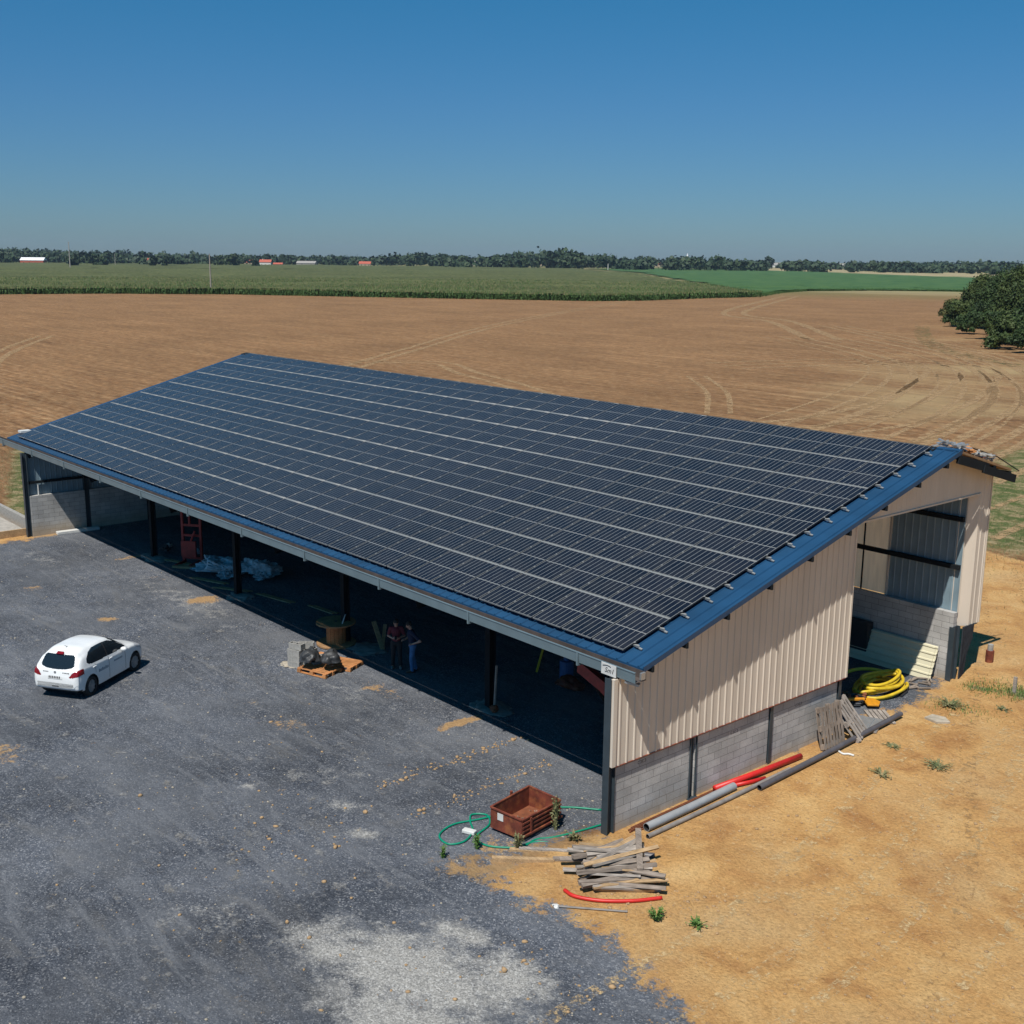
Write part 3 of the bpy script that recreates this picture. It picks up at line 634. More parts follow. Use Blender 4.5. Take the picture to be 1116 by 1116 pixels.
house(-1465, 640, 16, 12, 4.5, 4.5, M['htan'], M['rooftile'], az+.5, 'brick farmhouse between dark trees on the left')
house(-1800, 690, 30, 14, 4, 4, M['roofgrey'], M['roofgrey'], az, 'olive roofed barn behind the first power pole', 'barn', 2)
house(-1400, 925, 16, 10, 3.8, 3.2, M['htan'], M['rooftile'], az, 'tan house at the left end of the central trees')
house(-1640, 1320, 18, 10, 5, 4, M['hwhite'], M['roofgrey'], az, 'pale house half hidden in the central woods')
house(-1640, 1480, 16, 10, 5, 4, M['htan'], M['roofgrey'], az, 'stone house in the woods right of centre')
house(-1560, 1720, 26, 10, 5, 4, M['htan'], M['rooftile'], az, 'brownish house row near the pale spire')
house(-1500, 2010, 30, 10, 5, 4, M['hwhite'], M['roofgrey'], az, 'long grey farmhouse right of the spire')
house(-1400, 2090, 34, 12, 5, 4, M['hwhite'], M['roofgrey'], az, 'pale farm hall at the right group of buildings', 'barn', 3)
house(-1180, 2150, 20, 10, 3.5, 4, M['htan'], M['rooftile'], az, 'tan house with orange roof before the right woods')
house(-960, 2020, 24, 10, 3, 2, M['roofgrey'], M['roofgrey'], az, 'low dark shed on the pale field at the right', 'barn', 2)
e = empty('church_spire', (-1560, 1800, 0), 0, 'pale pointed church spire above the trees', 'church')
MB().b(-3, 3, -3, 3, 0, 14).build('tower', M['hwhite'], e); MB().tube([(0, 0, 14), (0, 0, 27)], [3.6, .1], 8).build('spire', M['roofwhite'], e)
def pole(x, y, h, label, r=.18, arm=True, mat='concrete', wire=None):
    e = empty('power_pole', (x, y, 0), az, label, 'power pole', 'power poles in the fields')
    MB().tube([(0, 0, -.3), (0, 0, h)], [r*1.4, r*.8], 8).build('shaft', M[mat], e)
    if arm:
        mb = MB().b(-1.1, 1.1, -.08, .08, h-.9, h-.74); 
        for k in (-1, 0, 1): mb.cyl((k, 0, h-.74), .07, .3, 6)
        mb.build('crossarm', M['galva'], e)
pole(-364.1, 171.6, 13.6, 'nearest concrete power pole, at the edge of the maize', .22, False, 'greywood2')
pole(-1005, 360, 23.5, 'tall grey pole left in the maize field', .38, True)
pole(-1250, 500, 14, 'thin far pole right of the bush clump', .25, False)
pole(-1000, 1010, 8, 'short pale post at the green field edge', .4, False, 'hwhite')
pole(-980, 1120, 7, 'short white post farther right at the green field', .4, False, 'hwhite')

# ------------------------------------------------------------------ the shed
L = 38.94; BAY = L/5; YE = .516; YR = 13.65; YB = 17.0; SL = .271; ZE = 4.10; ZR = ZE+SL*(YR-YE); XN = .469; XF = -42.27
cs = 1/math.hypot(1, SL); sn = SL*cs
def zroof(y): return ZE+SL*(y-YE) if y <= YR else ZR-SL*(y-YR)
shed = empty('farm_shed', (0, 0, 0), 0, 'long open fronted farm shed with solar panel roof and cream gable', 'shed')
def ribbed_roof(y0, y1, x0, x1, mat, name, parent, lift=0.0, pitch=.333):
    prof = []; x = x0
    while x < x1-.001:
        for dx, h in ((0, 0), (pitch-.075, 0), (pitch-.055, .034), (pitch-.02, .034), (pitch, 0)):
            if x+dx <= x1+1e-6: prof.append((x+dx, h))
        x += pitch
    if x1-prof[-1][0] > .002: prof.append((x1, 0))
    mb = MB(); vs = []
    for s_, th in ((0, 0), (1, -.05)):
        for (px, h) in prof:
            for y in (y0, y1): vs.append((px, y, zroof(y)+(h if s_ == 0 else 0)+th+lift))
    n = len(prof); fs = []; ms = []
    for i in range(n-1):
        if prof[i+1][0]-prof[i][0] < 1e-6: continue
        a = 2*i; fs.append((a, a+2, a+3, a+1)); ms.append(0); b = a+2*n; fs.append((b, b+1, b+3, b+2)); ms.append(1)
    for side in (0, 1):
        for i in range(n-1):
            if prof[i+1][0]-prof[i][0] < 1e-6: continue
            a = 2*i+side; b = a+2*n; fs.append((a, a+2, b+2, b) if side else (a, b, b+2, a+2)); ms.append(0)
    for i in (0, n-1):
        a = 2*i; b = a+2*n; fs.append((a, a+1, b+1, b)); ms.append(0)
    mb.v = vs; mb.f = fs; mb.m = ms
    return mb.build(name, [mat, M['under']], parent)
roof = ribbed_roof(.45, YR-.12, XF, XN, M['roofblue'], 'roof_sheeting', shed)
# verge and ridge folded trims
mb = MB(); 
mb.hexa([(XN-.02, .45, ZE-.108), (XN+.012, .45, ZE-.108), (XN+.012, YR, ZR-.09), (XN-.02, YR, ZR-.09), (XN-.02, .45, ZE+.027), (XN+.012, .45, ZE+.027), (XN+.012, YR, ZR+.045), (XN-.02, YR, ZR+.045)])
mb.build('verge_trim', M['roofblue'], roof)
mb = MB(); mb.hexa([(XF, YR-.30, ZR-.12), (-.28, YR-.30, ZR-.12), (-.28, YR+.02, ZR-.06), (XF, YR+.02, ZR-.06), (XF, YR-.30, ZR-.04), (-.28, YR-.30, ZR-.04), (-.28, YR+.02, ZR+.02), (XF, YR+.02, ZR+.02)], 1); mb.hexa([(-.27, YR-.13, ZR-.03), (XN+.01, YR-.13, ZR-.03), (XN+.01, YR+.02, ZR-.03), (-.27, YR+.02, ZR-.03), (-.27, YR-.13, ZR+.015), (XN+.01, YR-.13, ZR+.015), (XN+.01, YR+.02, ZR+.045), (-.27, YR+.02, ZR+.045)], 0)
mb.build('ridge_cap', [M['roofblue'], M['steel_dark']], roof)
mb = MB()
for (x0, x1, ys) in ((XF+.1, .40, 16.9),):
    mb.hexa([(x0, YR+.03, ZR-.07), (x1, YR+.03, ZR-.07), (x1, ys, zroof(ys)-.07), (x0, ys, zroof(ys)-.07), (x0, YR+.03, ZR+.0), (x1, YR+.03, ZR+.0), (x1, ys, zroof(ys)+.0), (x0, ys, zroof(ys)+.0)])
mb.build('rear_roof_boards', M['spool'], shed)
# dark edge beams under the short rear slope, in two stepped lengths
mb = MB(); mb.beam((.44, 13.5, ZR-.22), (.44, 15.3, zroof(15.3)-.22), .08, .26); mb.build('rear_verge_beam', M['steel_dark'], shed)
mb = MB(); mb.beam((.47, 15.0, zroof(15.0)-.30), (.47, 17.02, zroof(17.02)-.28), .08, .24); mb.build('rear_verge_beam', M['steel_dark'], shed)
# purlins
for i, y in enumerate((.75, 1.89, 3.35, 4.97, 6.60, 8.22, 9.86, 11.48, 12.9)):
    z = zroof(y)-.052-.08
    mb = MB(); mb.beam((-L-3.2, y, z-.02), (.50, y, z-.02), .06, .14); mb.build('purlin', M['steel_dark'], shed)
for y in (14.6, 15.8, 16.8):
    z = zroof(y)-.16; MB().beam((-L-3.0, y, z), (.44, y, z), .06, .14).build('purlin', M['steel_dark'], shed)
# frames
for k in range(6):
    x = -BAY*k-.12 if k == 0 else (-BAY*k+.12 if k == 5 else -BAY*k)
    mb = MB(); ya, yb = .25, YR; off = .36
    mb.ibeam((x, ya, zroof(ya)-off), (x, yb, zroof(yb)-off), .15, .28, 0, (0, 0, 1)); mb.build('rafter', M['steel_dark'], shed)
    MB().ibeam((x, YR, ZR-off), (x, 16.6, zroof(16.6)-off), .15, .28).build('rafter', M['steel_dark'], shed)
    g = gh(x, 2.9)
    mb = MB(); mb.ibeam((x, 2.9, g-.1), (x, 2.9, zroof(2.9)-.5), .22, .24, 0, (0, 1, 0)); mb.b(x-.18, x+.18, 2.74, 3.06, g, g+.025)
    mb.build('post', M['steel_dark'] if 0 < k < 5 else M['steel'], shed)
    mb = MB(); mb.ibeam((x-(.28 if k == 0 else 0), 15.03, gh(x, 15)-.1), (x-(.28 if k == 0 else 0), 15.03, zroof(15)-.5), .14, .2, 0, (0, 1, 0)); k and mb.build('post', M['steel'], shed)
for x in (-.12, -L+.10):
    g = gh(x, 0)
    MB().ibeam((x, .06, g-.15), (x, .06, 3.80), .20, .22, 0, (0, 1, 0), .016).build('post', M['steel'], shed)
for x in (-.085, -L+.085):
    for y in (5.95, 9.02):
        MB().ibeam((x, y, gh(x, y)-.1), (x, y, zroof(y)-.5), .12, .17, 0, (1, 0, 0)).build('post', M['steel'], shed)
# block walls
mb = MB()
for (y0, y1) in ((.18, 2.84), (2.98, 5.89), (6.01, 8.95)): mb.b(-.25, -.055, y0, y1, -.15, 1.76)
mb.build('block_wall', M['blocky'], shed)
mb = MB()
for (y0, y1) in ((.18, 2.78), (3.02, 5.89), (6.01, 8.96), (9.08, 14.85)): mb.b(-L+.03, -L+.235, y0, y1, -.45, 1.72)
mb.build('block_wall', M['blocky'], shed)
MB().b(-L+.03, -.12, 15.2, 15.4, -.3, 2.34).build('block_wall', M['blockx'], shed)
# faint ink stamps on the blocks
M['ink'] = simple('ink', (.06, .06, .06), .9, var=.1)
for (y, z) in ((.95, 1.48), (4.35, 1.30), (7.05, 1.36)):
    mb = MB()
    for k in range(4):
        yy = y+k*.075
        mb.b(-.056, -.053, yy, yy+.045, z, z+.012); mb.b(-.056, -.053, yy, yy+.045, z+.06, z+.072); mb.b(-.056, -.053, yy+(.035 if k % 2 else 0), yy+(.047 if k % 2 else .012), z, z+.07)
    mb.build('block_stamp', M['ink'], shed)
def ribbed_wall(segs, x, out, inner, name, axis='y', pitch=.25, rh=1.0, outdir=1, parent=None, mats=None):
    """vertical trapezoid ribs; segs: list of (a0,a1,zb func,zt func) along the wall axis"""
    mb = MB()
    for (a0, a1, zb, zt) in segs:
        prof = []; a = a0
        while a < a1-1e-6:
            for da, h in ((0, 0), (.17, 0), (.185, .022), (.22, .022), (.235, 0), (.25, 0)):
                if a+da*pitch/.25 < a1: prof.append((a+da*pitch/.25, h*rh))
            a += pitch
        prof.append((a1, 0)); pr2 = []
        for p in prof:
            if not pr2 or p[0]-pr2[-1][0] > 1e-4: pr2.append(p)
        for lay, (off, mi) in enumerate(((0, 0), (-.025, 1))):
            vs = []
            for (q, h) in pr2:
                hh = h if lay == 0 else -h*.8
                xx = x+outdir*(off+hh)
                for z in (zb(q), zt(q)): vs.append((xx, q, z) if axis == 'y' else (q, xx, z))
            fs = [(2*i, 2*i+2, 2*i+3, 2*i+1) for i in range(len(pr2)-1)]
            mb.add(vs, fs, mi)
    return mb.build(name, mats or [M['clad'], M['innerclad']], parent or shed)
cst = lambda v: (lambda q: v)
top = lambda q: zroof(q)-.215
ribbed_wall([(.02, 9.22, cst(1.69), top)], .012, 0, 0, 'gable_cladding')
ribbed_wall([(9.22, 15.86, cst(6.07), top)], .012, 0, 0, 'gable_cladding', rh=.25)
ribbed_wall([(15.86, 16.48, cst(1.84), top)], .012, 0, 0, 'gable_cladding', pitch=.31)
# folded trims: opening edges, corner, cladding foot
mb = MB(); mb.b(-.03, .042, 9.2, 9.26, 1.70, 6.07); mb.build('edge_trim', M['clad'], shed)
mb = MB(); mb.b(-.12, .042, 9.27, 15.86, 6.04, 6.09); mb.build('edge_trim', M['clad'], shed)
mb = MB(); mb.poly([(.03, 15.86), (-.36, 15.42), (-.39, 15.45), (.0, 15.90)], 1.84, 6.05); mb.build('edge_trim', M['clad'], shed)
mb = MB(); mb.b(-.35, .042, 16.48, 16.53, 1.84, zroof(16.5)-.22); mb.build('edge_trim', M['clad'], shed)
mb = MB(); mb.b(-.05, .045, -.02, .10, 1.70, 3.80); mb.build('corner_trim', M['clad'], shed)
mb = MB(); mb.b(-.03, .038, .1, 9.2, 1.672, 1.69); mb.build('foot_trim', M['rust'], shed)
mb = MB(); mb.b(-.02, .02, 15.86, 16.46, 1.80, 1.84); mb.build('foot_trim', M['steel'], shed)
# corner steel beyond the opening and a torn black sheet behind it
MB().ibeam((-.11, 15.30, 0), (-.11, 15.30, 1.90), .18, .34, 0, (0, 1, 0)).build('post', M['steel'], shed)
mb = MB(); mb.add([(-.05, 15.55, .05), (-.2, 16.1, .1), (-.1, 16.0, .9), (-.08, 16.25, 1.4), (-.05, 16.2, 1.86), (-.05, 15.55, 1.86), (-.1, 15.56, .05), (-.25, 16.11, .1), (-.15, 16.02, .9), (-.13, 16.27, 1.4), (-.1, 16.22, 1.86), (-.1, 15.56, 1.86)],
    [(0, 1, 2, 3, 4, 5), (11, 10, 9, 8, 7, 6)]+[(i, (i+1) % 6, 6+(i+1) % 6, 6+i) for i in range(6)]); mb.v = [(v[0]+.10, v[1], v[2]) for v in mb.v]; mb.build('membrane_flap', simple('torn_membrane', (.05, .055, .065), .95, var=.3, spec=.05), shed)
# far gable and rear cladding: dull blue inside, cream outside
ribbed_wall([(.1, 16.4, cst(1.70), top)], -L-.02, 0, 0, 'gable_cladding', outdir=-1)
ribbed_wall([(-2.62, -.15, cst(2.30), cst(zroof(15.4)-.15))], 15.46, 0, 0, 'rear_cladding', axis='x', outdir=1)
ribbed_wall([(-L, -7.9, cst(2.30), cst(zroof(15.4)-.15))], 15.46, 0, 0, 'rear_cladding', axis='x', outdir=1)
MB().b(-2.66, -2.60, 15.36, 15.52, 2.3, 6.9).build('edge_trim', M['clad'], shed)
for z in (3.77, 5.28):
    MB().b(-7.8, -.16, 15.28, 15.40, z-.07, z+.07).build('wall_rail', M['steel_dark'], shed)
MB().b(-3.575, -3.535, 15.36, 15.40, 2.34, 7).build('wall_post', M['steel_dark'], shed)
tl_ = NT('translucent_sheet'); tr_ = tl_.n('BsdfTranslucent'); mx_ = tl_.n('MixShader'); mx_.inputs[0].default_value = .94
c_ = tl_.mix(1, (1.0, .80, .54), tl_.ramp(tl_.noise(tl_.pos((3, 1, .4)), 2, 5), [(.3, .82), (.7, 1.05)]), 'MULTIPLY')
tl_.l(c_, tr_.inputs[0]); tl_.l(c_, tl_.b.inputs['Base Color']); tl_.l(tl_.b.outputs[0], mx_.inputs[1]); tl_.l(tr_.outputs[0], mx_.inputs[2]); tl_.l(mx_.outputs[0], tl_.out.inputs[0])
mb = MB(); mb.add([(-7.85, 15.43, 2.35), (-2.64, 15.43, 2.35), (-2.64, 15.43, 6.95), (-7.85, 15.43, 6.95)], [(0, 1, 2, 3)]); mb.build('translucent_panel', tl_.mat, shed)
for z in (2.35, 3.9): MB().b(-L+.06, -L+.16, .15, 15, z-.06, z+.06).build('wall_rail', M['steel_dark'], shed)
# gutter: open box channel with straps
mb = MB(); x0, x1 = -44.6, .56; yo, yi = .10, .44; zt, zb_ = 4.09, 3.84
mb.hexa([(x0, yo, zb_), (x1, yo, zb_), (x1, yo+.012, zb_), (x0, yo+.012, zb_), (x0, yo-.02, zt), (x1, yo-.02, zt), (x1, yo-.004, zt), (x0, yo-.004, zt)])
mb.b(x0, x1, yo-.03, yo+.012, zt-.012, zt+.008)
mb.b(x0, x1, yo+.013, yi-.013, zb_, zb_+.012, 1); mb.b(x0, x1, yi-.002, yi+.010, zb_, 4.034, 1)
gut = mb.build('gutter', [M['gutter'], M['gutter_in']], shed)
for i in range(11):
    x = -1.25-i*4.05; mb = MB(); mb.b(x-.025, x+.025, yo-.04, yo-.022, 3.77, 4.105); mb.b(x-.03, x+.03, yo-.02, yo+.1, 3.77, 3.835); mb.build('gutter_strap', M['gutter'], gut)
mb = MB(); mb.beam((.20, .16, 3.79), (.48, .34, 3.73), .12, .05); mb.build('gutter_bracket', M['galva'], gut)
mb = MB(); mb.b(.50, .555, .30, .435, 3.87, 4.03); mb.build('gutter_end', M['galva'], gut)
# maker's plate on the gutter
sg = MB().b(-.44, .02, yo-.055, yo-.042, 3.83, 4.10).build('name_plate', M['white'], gut)
def text(name, body, loc, rot, size, mat, parent, ext=.002, shear=0):
    cu = bpy.data.curves.new(name, 'FONT'); cu.body = body; cu.size = size; cu.extrude = ext; cu.align_x = 'CENTER'; cu.align_y = 'CENTER'; cu.shear = shear
    t = bpy.data.objects.new(name, cu); dg = bpy.context.evaluated_depsgraph_get()
    me = bpy.data.meshes.new_from_object(t); bpy.data.objects.remove(t); me.materials.clear(); me.materials.append(mat)
    o = bpy.data.objects.new(name, me); C.objects.link(o); o.location = loc; o.rotation_euler = rot
    if parent: o.parent = parent
    return o
M['inkblack'] = simple('sign_ink', (.02, .02, .025), .6, var=0)
text('lettering', 'Sm1', (-.19, yo-.058, 3.945), (math.pi/2, 0, 0), .165, M['inkblack'], sg, shear=.3)
mb = MB(); mb.tube([(-.39+.05*i, yo-.058, 4.03+.028*math.sin(i*.55)) for i in range(6)], .009, 5); mb.build('emblem', M['inkblack'], sg)

# ------------------------------------------------------------------ solar panels
W_ = 1.05; PP = 1.6517; S0 = .1269; H = .15
def pv():
    m = NT('solar_cells'); tc = m.n('TexCoord'); sp = m.n('SeparateXYZ'); m.l(tc.outputs['Object'], sp.inputs[0])
    def lines_(sock, n, span, w_, off=0):
        a = m.math('MULTIPLY', m.math('ADD', sock, off), n/span); a = m.math('FRACT', a); a = m.math('ABSOLUTE', m.math('SUBTRACT', a, .5))
        return m.math('GREATER_THAN', a, .5-w_*n/span/2)
    v6 = lines_(sp.outputs[0], 6, .98, .012, .49+.98*3)
    h20 = lines_(sp.outputs[1], 20, 1.56, .0028, .78+1.56*3)
    mid = m.math('LESS_THAN', m.math('ABSOLUTE', sp.outputs[1]), .011)
    bus = lines_(sp.outputs[0], 30, .98, .0009, .49+.98*3)
    ln = m.math('MAXIMUM', v6, m.math('MAXIMUM', m.math('MULTIPLY', h20, .0), mid))
    oi = m.n('ObjectInfo'); cellv = m.ramp(oi.outputs['Random'], [(0, (.0060, .0075, .013)), (1, (.010, .0115, .019))])
    col = m.mix(ln, cellv, (.25, .255, .25)); 
    dust = m.noise(m.pos((1, 1, 1)), 2.0, 4)
    col = m.mix(m.ramp(dust, [(.35, .0), (.8, .06)]), col, (.25, .23, .2))
    m.col(col); m.set(Roughness=.16, IOR=1.42, Specular_IOR_Level=.45); return m.mat
M['pv'] = pv()
R3 = Matrix(((1, 0, 0), (0, cs, -sn), (0, sn, cs)))
def pane(i, k):   # centre of panel (column i, row k) on the plane of the glass
    s = S0+(k+.5)*PP; x = -.31-(i+.5)*W_
    return Vector((x, YE+s*cs-H*sn, ZE+s*sn+H*cs))
mb = MB(); hw, hl = .515, .795; t = .035; fw = .014
mb.add([(-hw+fw, -hl+fw, -.003), (hw-fw, -hl+fw, -.003), (hw-fw, hl-fw, -.003), (-hw+fw, hl-fw, -.003)], [(0, 1, 2, 3)], 0)
mb.b(-hw, -hw+fw, -hl, hl, -t, 0, 2); mb.b(hw-fw, hw, -hl, hl, -t, 0, 2); mb.b(-hw+fw, hw-fw, -hl, -hl+fw, -t, 0, 1); mb.b(-hw+fw, hw-fw, hl-fw, hl, -t, 0, 1)
mb.b(-hw+fw, hw-fw, -hl+fw, hl-fw, -.012, -.008, 2)
for yy in (-.43, .40): mb.b(hw-.002, hw+.032, yy-.025, yy+.025, .001, .010, 1)
pvm = mb.build('solar_panel', [M['pv'], M['frame'], M['black'], M['alu']], shed)
allp = sorted([((pane(i, k)-co.matrix_world.translation).length, i, k) for i in range(39) for k in range(8)])
base_rot = R3.to_4x4()
for j, (d, i, k) in enumerate(allp[:100]):
    o = pvm if j == 0 else pvm.copy()
    if j: C.objects.link(o); o.parent = shed
    o.matrix_local = Matrix.Translation(pane(i, k)) @ base_rot
# the remaining panels as one part, same geometry, own object space kept per panel through a uv map
bv = mb.v; bf = mb.f; V = []; Fq = []; mi = []; UV = []
for (d, i, k) in allp[100:]:
    c = pane(i, k); b0 = len(V)
    for v in bv: V.append(tuple(R3 @ Vector(v)+c)); UV.append(v)
    for f, m_ in zip(bf, mb.m): Fq.append(tuple(q+b0 for q in f)); mi.append(m_)
rest = npmesh('solar_panels', V, Fq, [M['pv'], M['frame'], M['black'], M['alu']], shed, mi=mi); rest['kind'] = 'stuff'
at = rest.data.attributes.new('loc', 'FLOAT_VECTOR', 'POINT'); at.data.foreach_set('vector', np.array(UV, np.float32).ravel())
m2 = M['pv'].copy(); m2.name = 'solar_cells_far'
nt2 = m2.node_tree; an = nt2.nodes.new('ShaderNodeAttribute'); an.attribute_name = 'loc'
for l in list(nt2.links):
    if l.from_node.type == 'TEX_COORD' : s_ = l.to_socket; nt2.links.remove(l); nt2.links.new(an.outputs['Vector'], s_)
rest.data.materials[0] = m2
# rails: two per panel row, ends sticking out at the near verge; bright joint strip between rows
for k in range(8):
    for q in (.23, .76):
        s = S0+(k+q)*PP; y = YE+s*cs; z = ZE+s*sn
        mb = MB(); up = Vector((0, -sn, cs)); c0 = Vector((0, y, z))+up*.088
        mb.beam(Vector((-41.32, 0, 0))+c0, Vector((-.17, 0, 0))+c0, .045, .045, 0, up)
        mb.beam(Vector((-.25, 0, 0))+c0, Vector((-.18, 0, 0))+c0, .055, .06, 0, up)
        mb.beam(Vector((-.18, 0, 0))+c0-up*.04, Vector((-.09, 0, 0))+c0-up*.055, .045, .03, 0, up)
        for n_ in range(27): mb.beam(Vector((-.5-n_*1.55, 0, 0))+c0-up*.075, Vector((-.56-n_*1.55, 0, 0))+c0-up*.075, .05, .09, 0, up)
        mb.build('mounting_rail', M['alu'], shed)
for k in range(1, 8):
    s = S0+k*PP; up = Vector((0, -sn, cs)); c0 = Vector((0, YE+s*cs, ZE+s*sn))+up*(H-.012)
    MB().beam(Vector((-41.26, 0, 0))+c0, Vector((-.33, 0, 0))+c0, .040, .016, 0, up).build('joint_strip', M['alu'], shed)
mb = MB(); s = S0+7.0*PP; mb.b(-42.0, -41.55, YE+.4, YE+.9, ZE+.24, ZE+.34); mb.build('junction_box', M['white'], shed)

# ------------------------------------------------------------------ rubble left on the short rear slope
def on_roof(x, y, h=0): return (x, y, zroof(y)+h)
def scrap(name, label, cat, y0, y1, x0, x1, n, mats, seed, ln=.5, group=None):
    r = random.Random(seed); mb = MB()
    for i in range(n):
        y = r.uniform(y0, y1); x = r.uniform(x0, x1); a = r.uniform(0, 3.14); b_ = r.uniform(-.3, .4); l_ = ln*r.uniform(.5, 1.1)
        d = Vector((math.cos(a), math.sin(a), b_))*l_/2; c = Vector(on_roof(x, y, .10+r.uniform(0, .16)))
        mb.beam(c-d, c+d, r.uniform(.04, .16), r.uniform(.01, .05), r.randrange(len(mats)))
    o = mb.build(name, mats); tag(o, label, cat, group); return o
scrap('metal_scrap', 'crumpled silver metal offcuts on the rear slope, nearest the ridge', 'scrap', 13.9, 14.6, -.5, .2, 26, [M['galva'], M['alu']], 1)
scrap('rubble_heap', 'reddish broken tiles and wood scraps on the rear slope', 'rubble', 14.5, 15.8, -.5, .2, 34, [M['rust'], M['pallet'], M['blockgrey']], 2, .35)
scrap('metal_scrap', 'silver metal offcuts farther down the rear slope, beyond the red rubble', 'scrap', 15.5, 16.3, -.6, .1, 24, [M['galva'], M['blockgrey']], 3)
mb = MB(); mb.tube([on_roof(-.1, 15.3, .3), on_roof(.2, 16.3, .25), on_roof(.35, 17.5, .02)], .018, 5); o = mb.build('metal_rod', M['steel_dark']); tag(o, 'thin dark rod sticking out past the rear eave', 'rod')

# ------------------------------------------------------------------ white hatchback
def carpaint():
    m = NT('white_car_paint'); f = m.noise(m.pos(src='obj'), 3, 4)
    m.col(m.mix(1, (.76, .77, .77), m.ramp(f, [(.3, .94), (.7, 1.02)]), 'MULTIPLY')); m.set(Roughness=.32, Coat_Weight=.6, Coat_Roughness=.06); return m.mat
M['paint'] = carpaint()
g_ = NT('car_glass'); g_.col((.012, .018, .024)); g_.set(Roughness=.06, IOR=1.5, Specular_IOR_Level=.6); M['glass'] = g_.mat
M['tyre'] = simple('tyre', (.02, .02, .021), .85, var=.2, scale=10)
M['rim'] = simple('grey_wheel_cover', (.33, .34, .35), .4, .4, var=.1)
M['trim'] = simple('black_trim', (.018, .018, .02), .6, var=.1)
M['lamp'] = simple('tail_lamp_red', (.20, .006, .010), .2, var=.4, scale=14, bump=0)
M['lampw'] = simple('lamp_clear', (.5, .52, .55), .15, var=.1, bump=0)
M['decal'] = simple('blue_grey_lettering', (.16, .22, .28), .5, var=.1)
car = empty('parked_car', (-16.84, -6.56, gh(-17.3, -6.5)), 0, 'white five door hatchback parked on the dark gravel, seen from behind', 'car')
Fv = Vector((-.55, .835)); car.rotation_euler = (0, 0, math.atan2(Fv.y, Fv.x)); car.scale = (.89, .96, 1.02)
def build_car():
    X = np.array([0, .05, .15, .25, .42, .60, 1.2, 1.8, 2.2, 2.5, 2.9, 3.1, 3.5, 3.75, 3.9, 3.96])
    Hs = np.array([.74, .90, 1.0, 1.15, 1.35, 1.415, 1.46, 1.45, 1.395, 1.27, 1.05, .99, .90, .80, .68, .58])
    Bs = np.array([.62, .80, .93, .955, .975, .97, .955, .935, .925, .915, .905, .90, .83, .74, .62, .5])
    Ws = np.array([.66, .77, .815, .835, .85, .857, .865, .868, .868, .868, .862, .855, .83, .78, .70, .60])
    Wr = np.array([.50, .58, .61, .60, .585, .58, .59, .58, .575, .585, .60, .62, .60, .55, .5, .42])
    Zb = np.array([.40, .33, .28, .25, .22, .20, .18, .18, .18, .18, .18, .18, .19, .21, .26, .32])
    xs = np.concatenate([np.linspace(0, .6, 90), np.linspace(.61, 2.0, 130), np.linspace(2.01, 3.96, 170)])
    def ip(Y):  # smooth (cubic hermite, finite difference) interpolation
        m = np.gradient(Y, X); i = np.clip(np.searchsorted(X, xs)-1, 0, len(X)-2); h = X[i+1]-X[i]; t = (xs-X[i])/h
        return (2*t**3-3*t*t+1)*Y[i]+(t**3-2*t*t+t)*h*m[i]+(-2*t**3+3*t*t)*Y[i+1]+(t**3-t*t)*h*m[i+1]
    Hh, Bb, Ww, Rr, Zz = map(ip, (Hs, Bs, Ws, Wr, Zb)); rows = []
    for H_, B_, W0, r0, z0 in zip(Hh, Bb, Ww, Rr, Zz):
        B_ = min(B_, H_-.04); gap = H_-B_
        if gap > .16:
            k = [(0, z0), (W0*.6, z0), (W0*.93, z0+.03), (W0*.985, z0+.14), (W0, B_*.62), (W0*.988, B_-.10), (W0*.955, B_), (W0*.955+(r0+.06-W0*.955)*.5, B_+gap*.48), (r0+.055, H_-.13*min(1, gap/.4)), (r0*.86, H_-.035), (r0*.45, H_-.006), (0, H_)]
        else:
            k = [(0, z0), (W0*.6, z0), (W0*.93, z0+.03), (W0*.985, z0+.14), (W0, B_*.66), (W0*.985, B_-.08), (W0*.94, B_-.01), (W0*.86, B_+gap*.3), (W0*.75, B_+gap*.55), (r0*.8, B_+gap*.8), (r0*.45, B_+gap*.96), (0, H_)]
        K = np.array(k); tk = np.arange(len(K)); tt = np.linspace(0, len(K)-1, 130)
        mm = np.gradient(K, axis=0); i = np.clip(tt.astype(int), 0, len(K)-2); t = (tt-i)[:, None]
        p = (2*t**3-3*t*t+1)*K[i]+(t**3-2*t*t+t)*mm[i]+(-2*t**3+3*t*t)*K[i+1]+(t**3-t*t)*mm[i+1]
        rows.append(p)
    rows = np.array(rows); nX, nT = rows.shape[:2]
    groups = {}
    poly_side = [(.60, 1.06), (.68, 1.0), (.85, .975), (1.5, .965), (2.45, .955), (2.80, .965), (2.74, 1.03), (2.60, 1.10), (2.35, 1.24), (2.05, 1.335), (1.6, 1.375), (1.15, 1.37), (.86, 1.30), (.66, 1.17)]
    poly_rear = [(-.60, 1.03), (-.52, .985), (-.35, .955), (0, .94), (.35, .955), (.52, .985), (.60, 1.03), (.54, 1.27), (.47, 1.315), (-.47, 1.315), (-.54, 1.27)]
    V = []; idx = {}
    for side in (1, -1):
        for i in range(nX):
            for j in range(nT):
                idx[(side, i, j)] = len(V); V.append((xs[i], side*rows[i, j, 0], rows[i, j, 1]))
    Vn = np.array(V); F_ = {}
    G = np.arange(2*nX*nT).reshape(2, nX, nT); qs = []
    for a in (0, 1):
        q = np.stack([G[a, :-1, :-1], G[a, 1:, :-1], G[a, 1:, 1:], G[a, :-1, 1:]], -1).reshape(-1, 4); qs.append(q if a == 0 else q[:, ::-1])
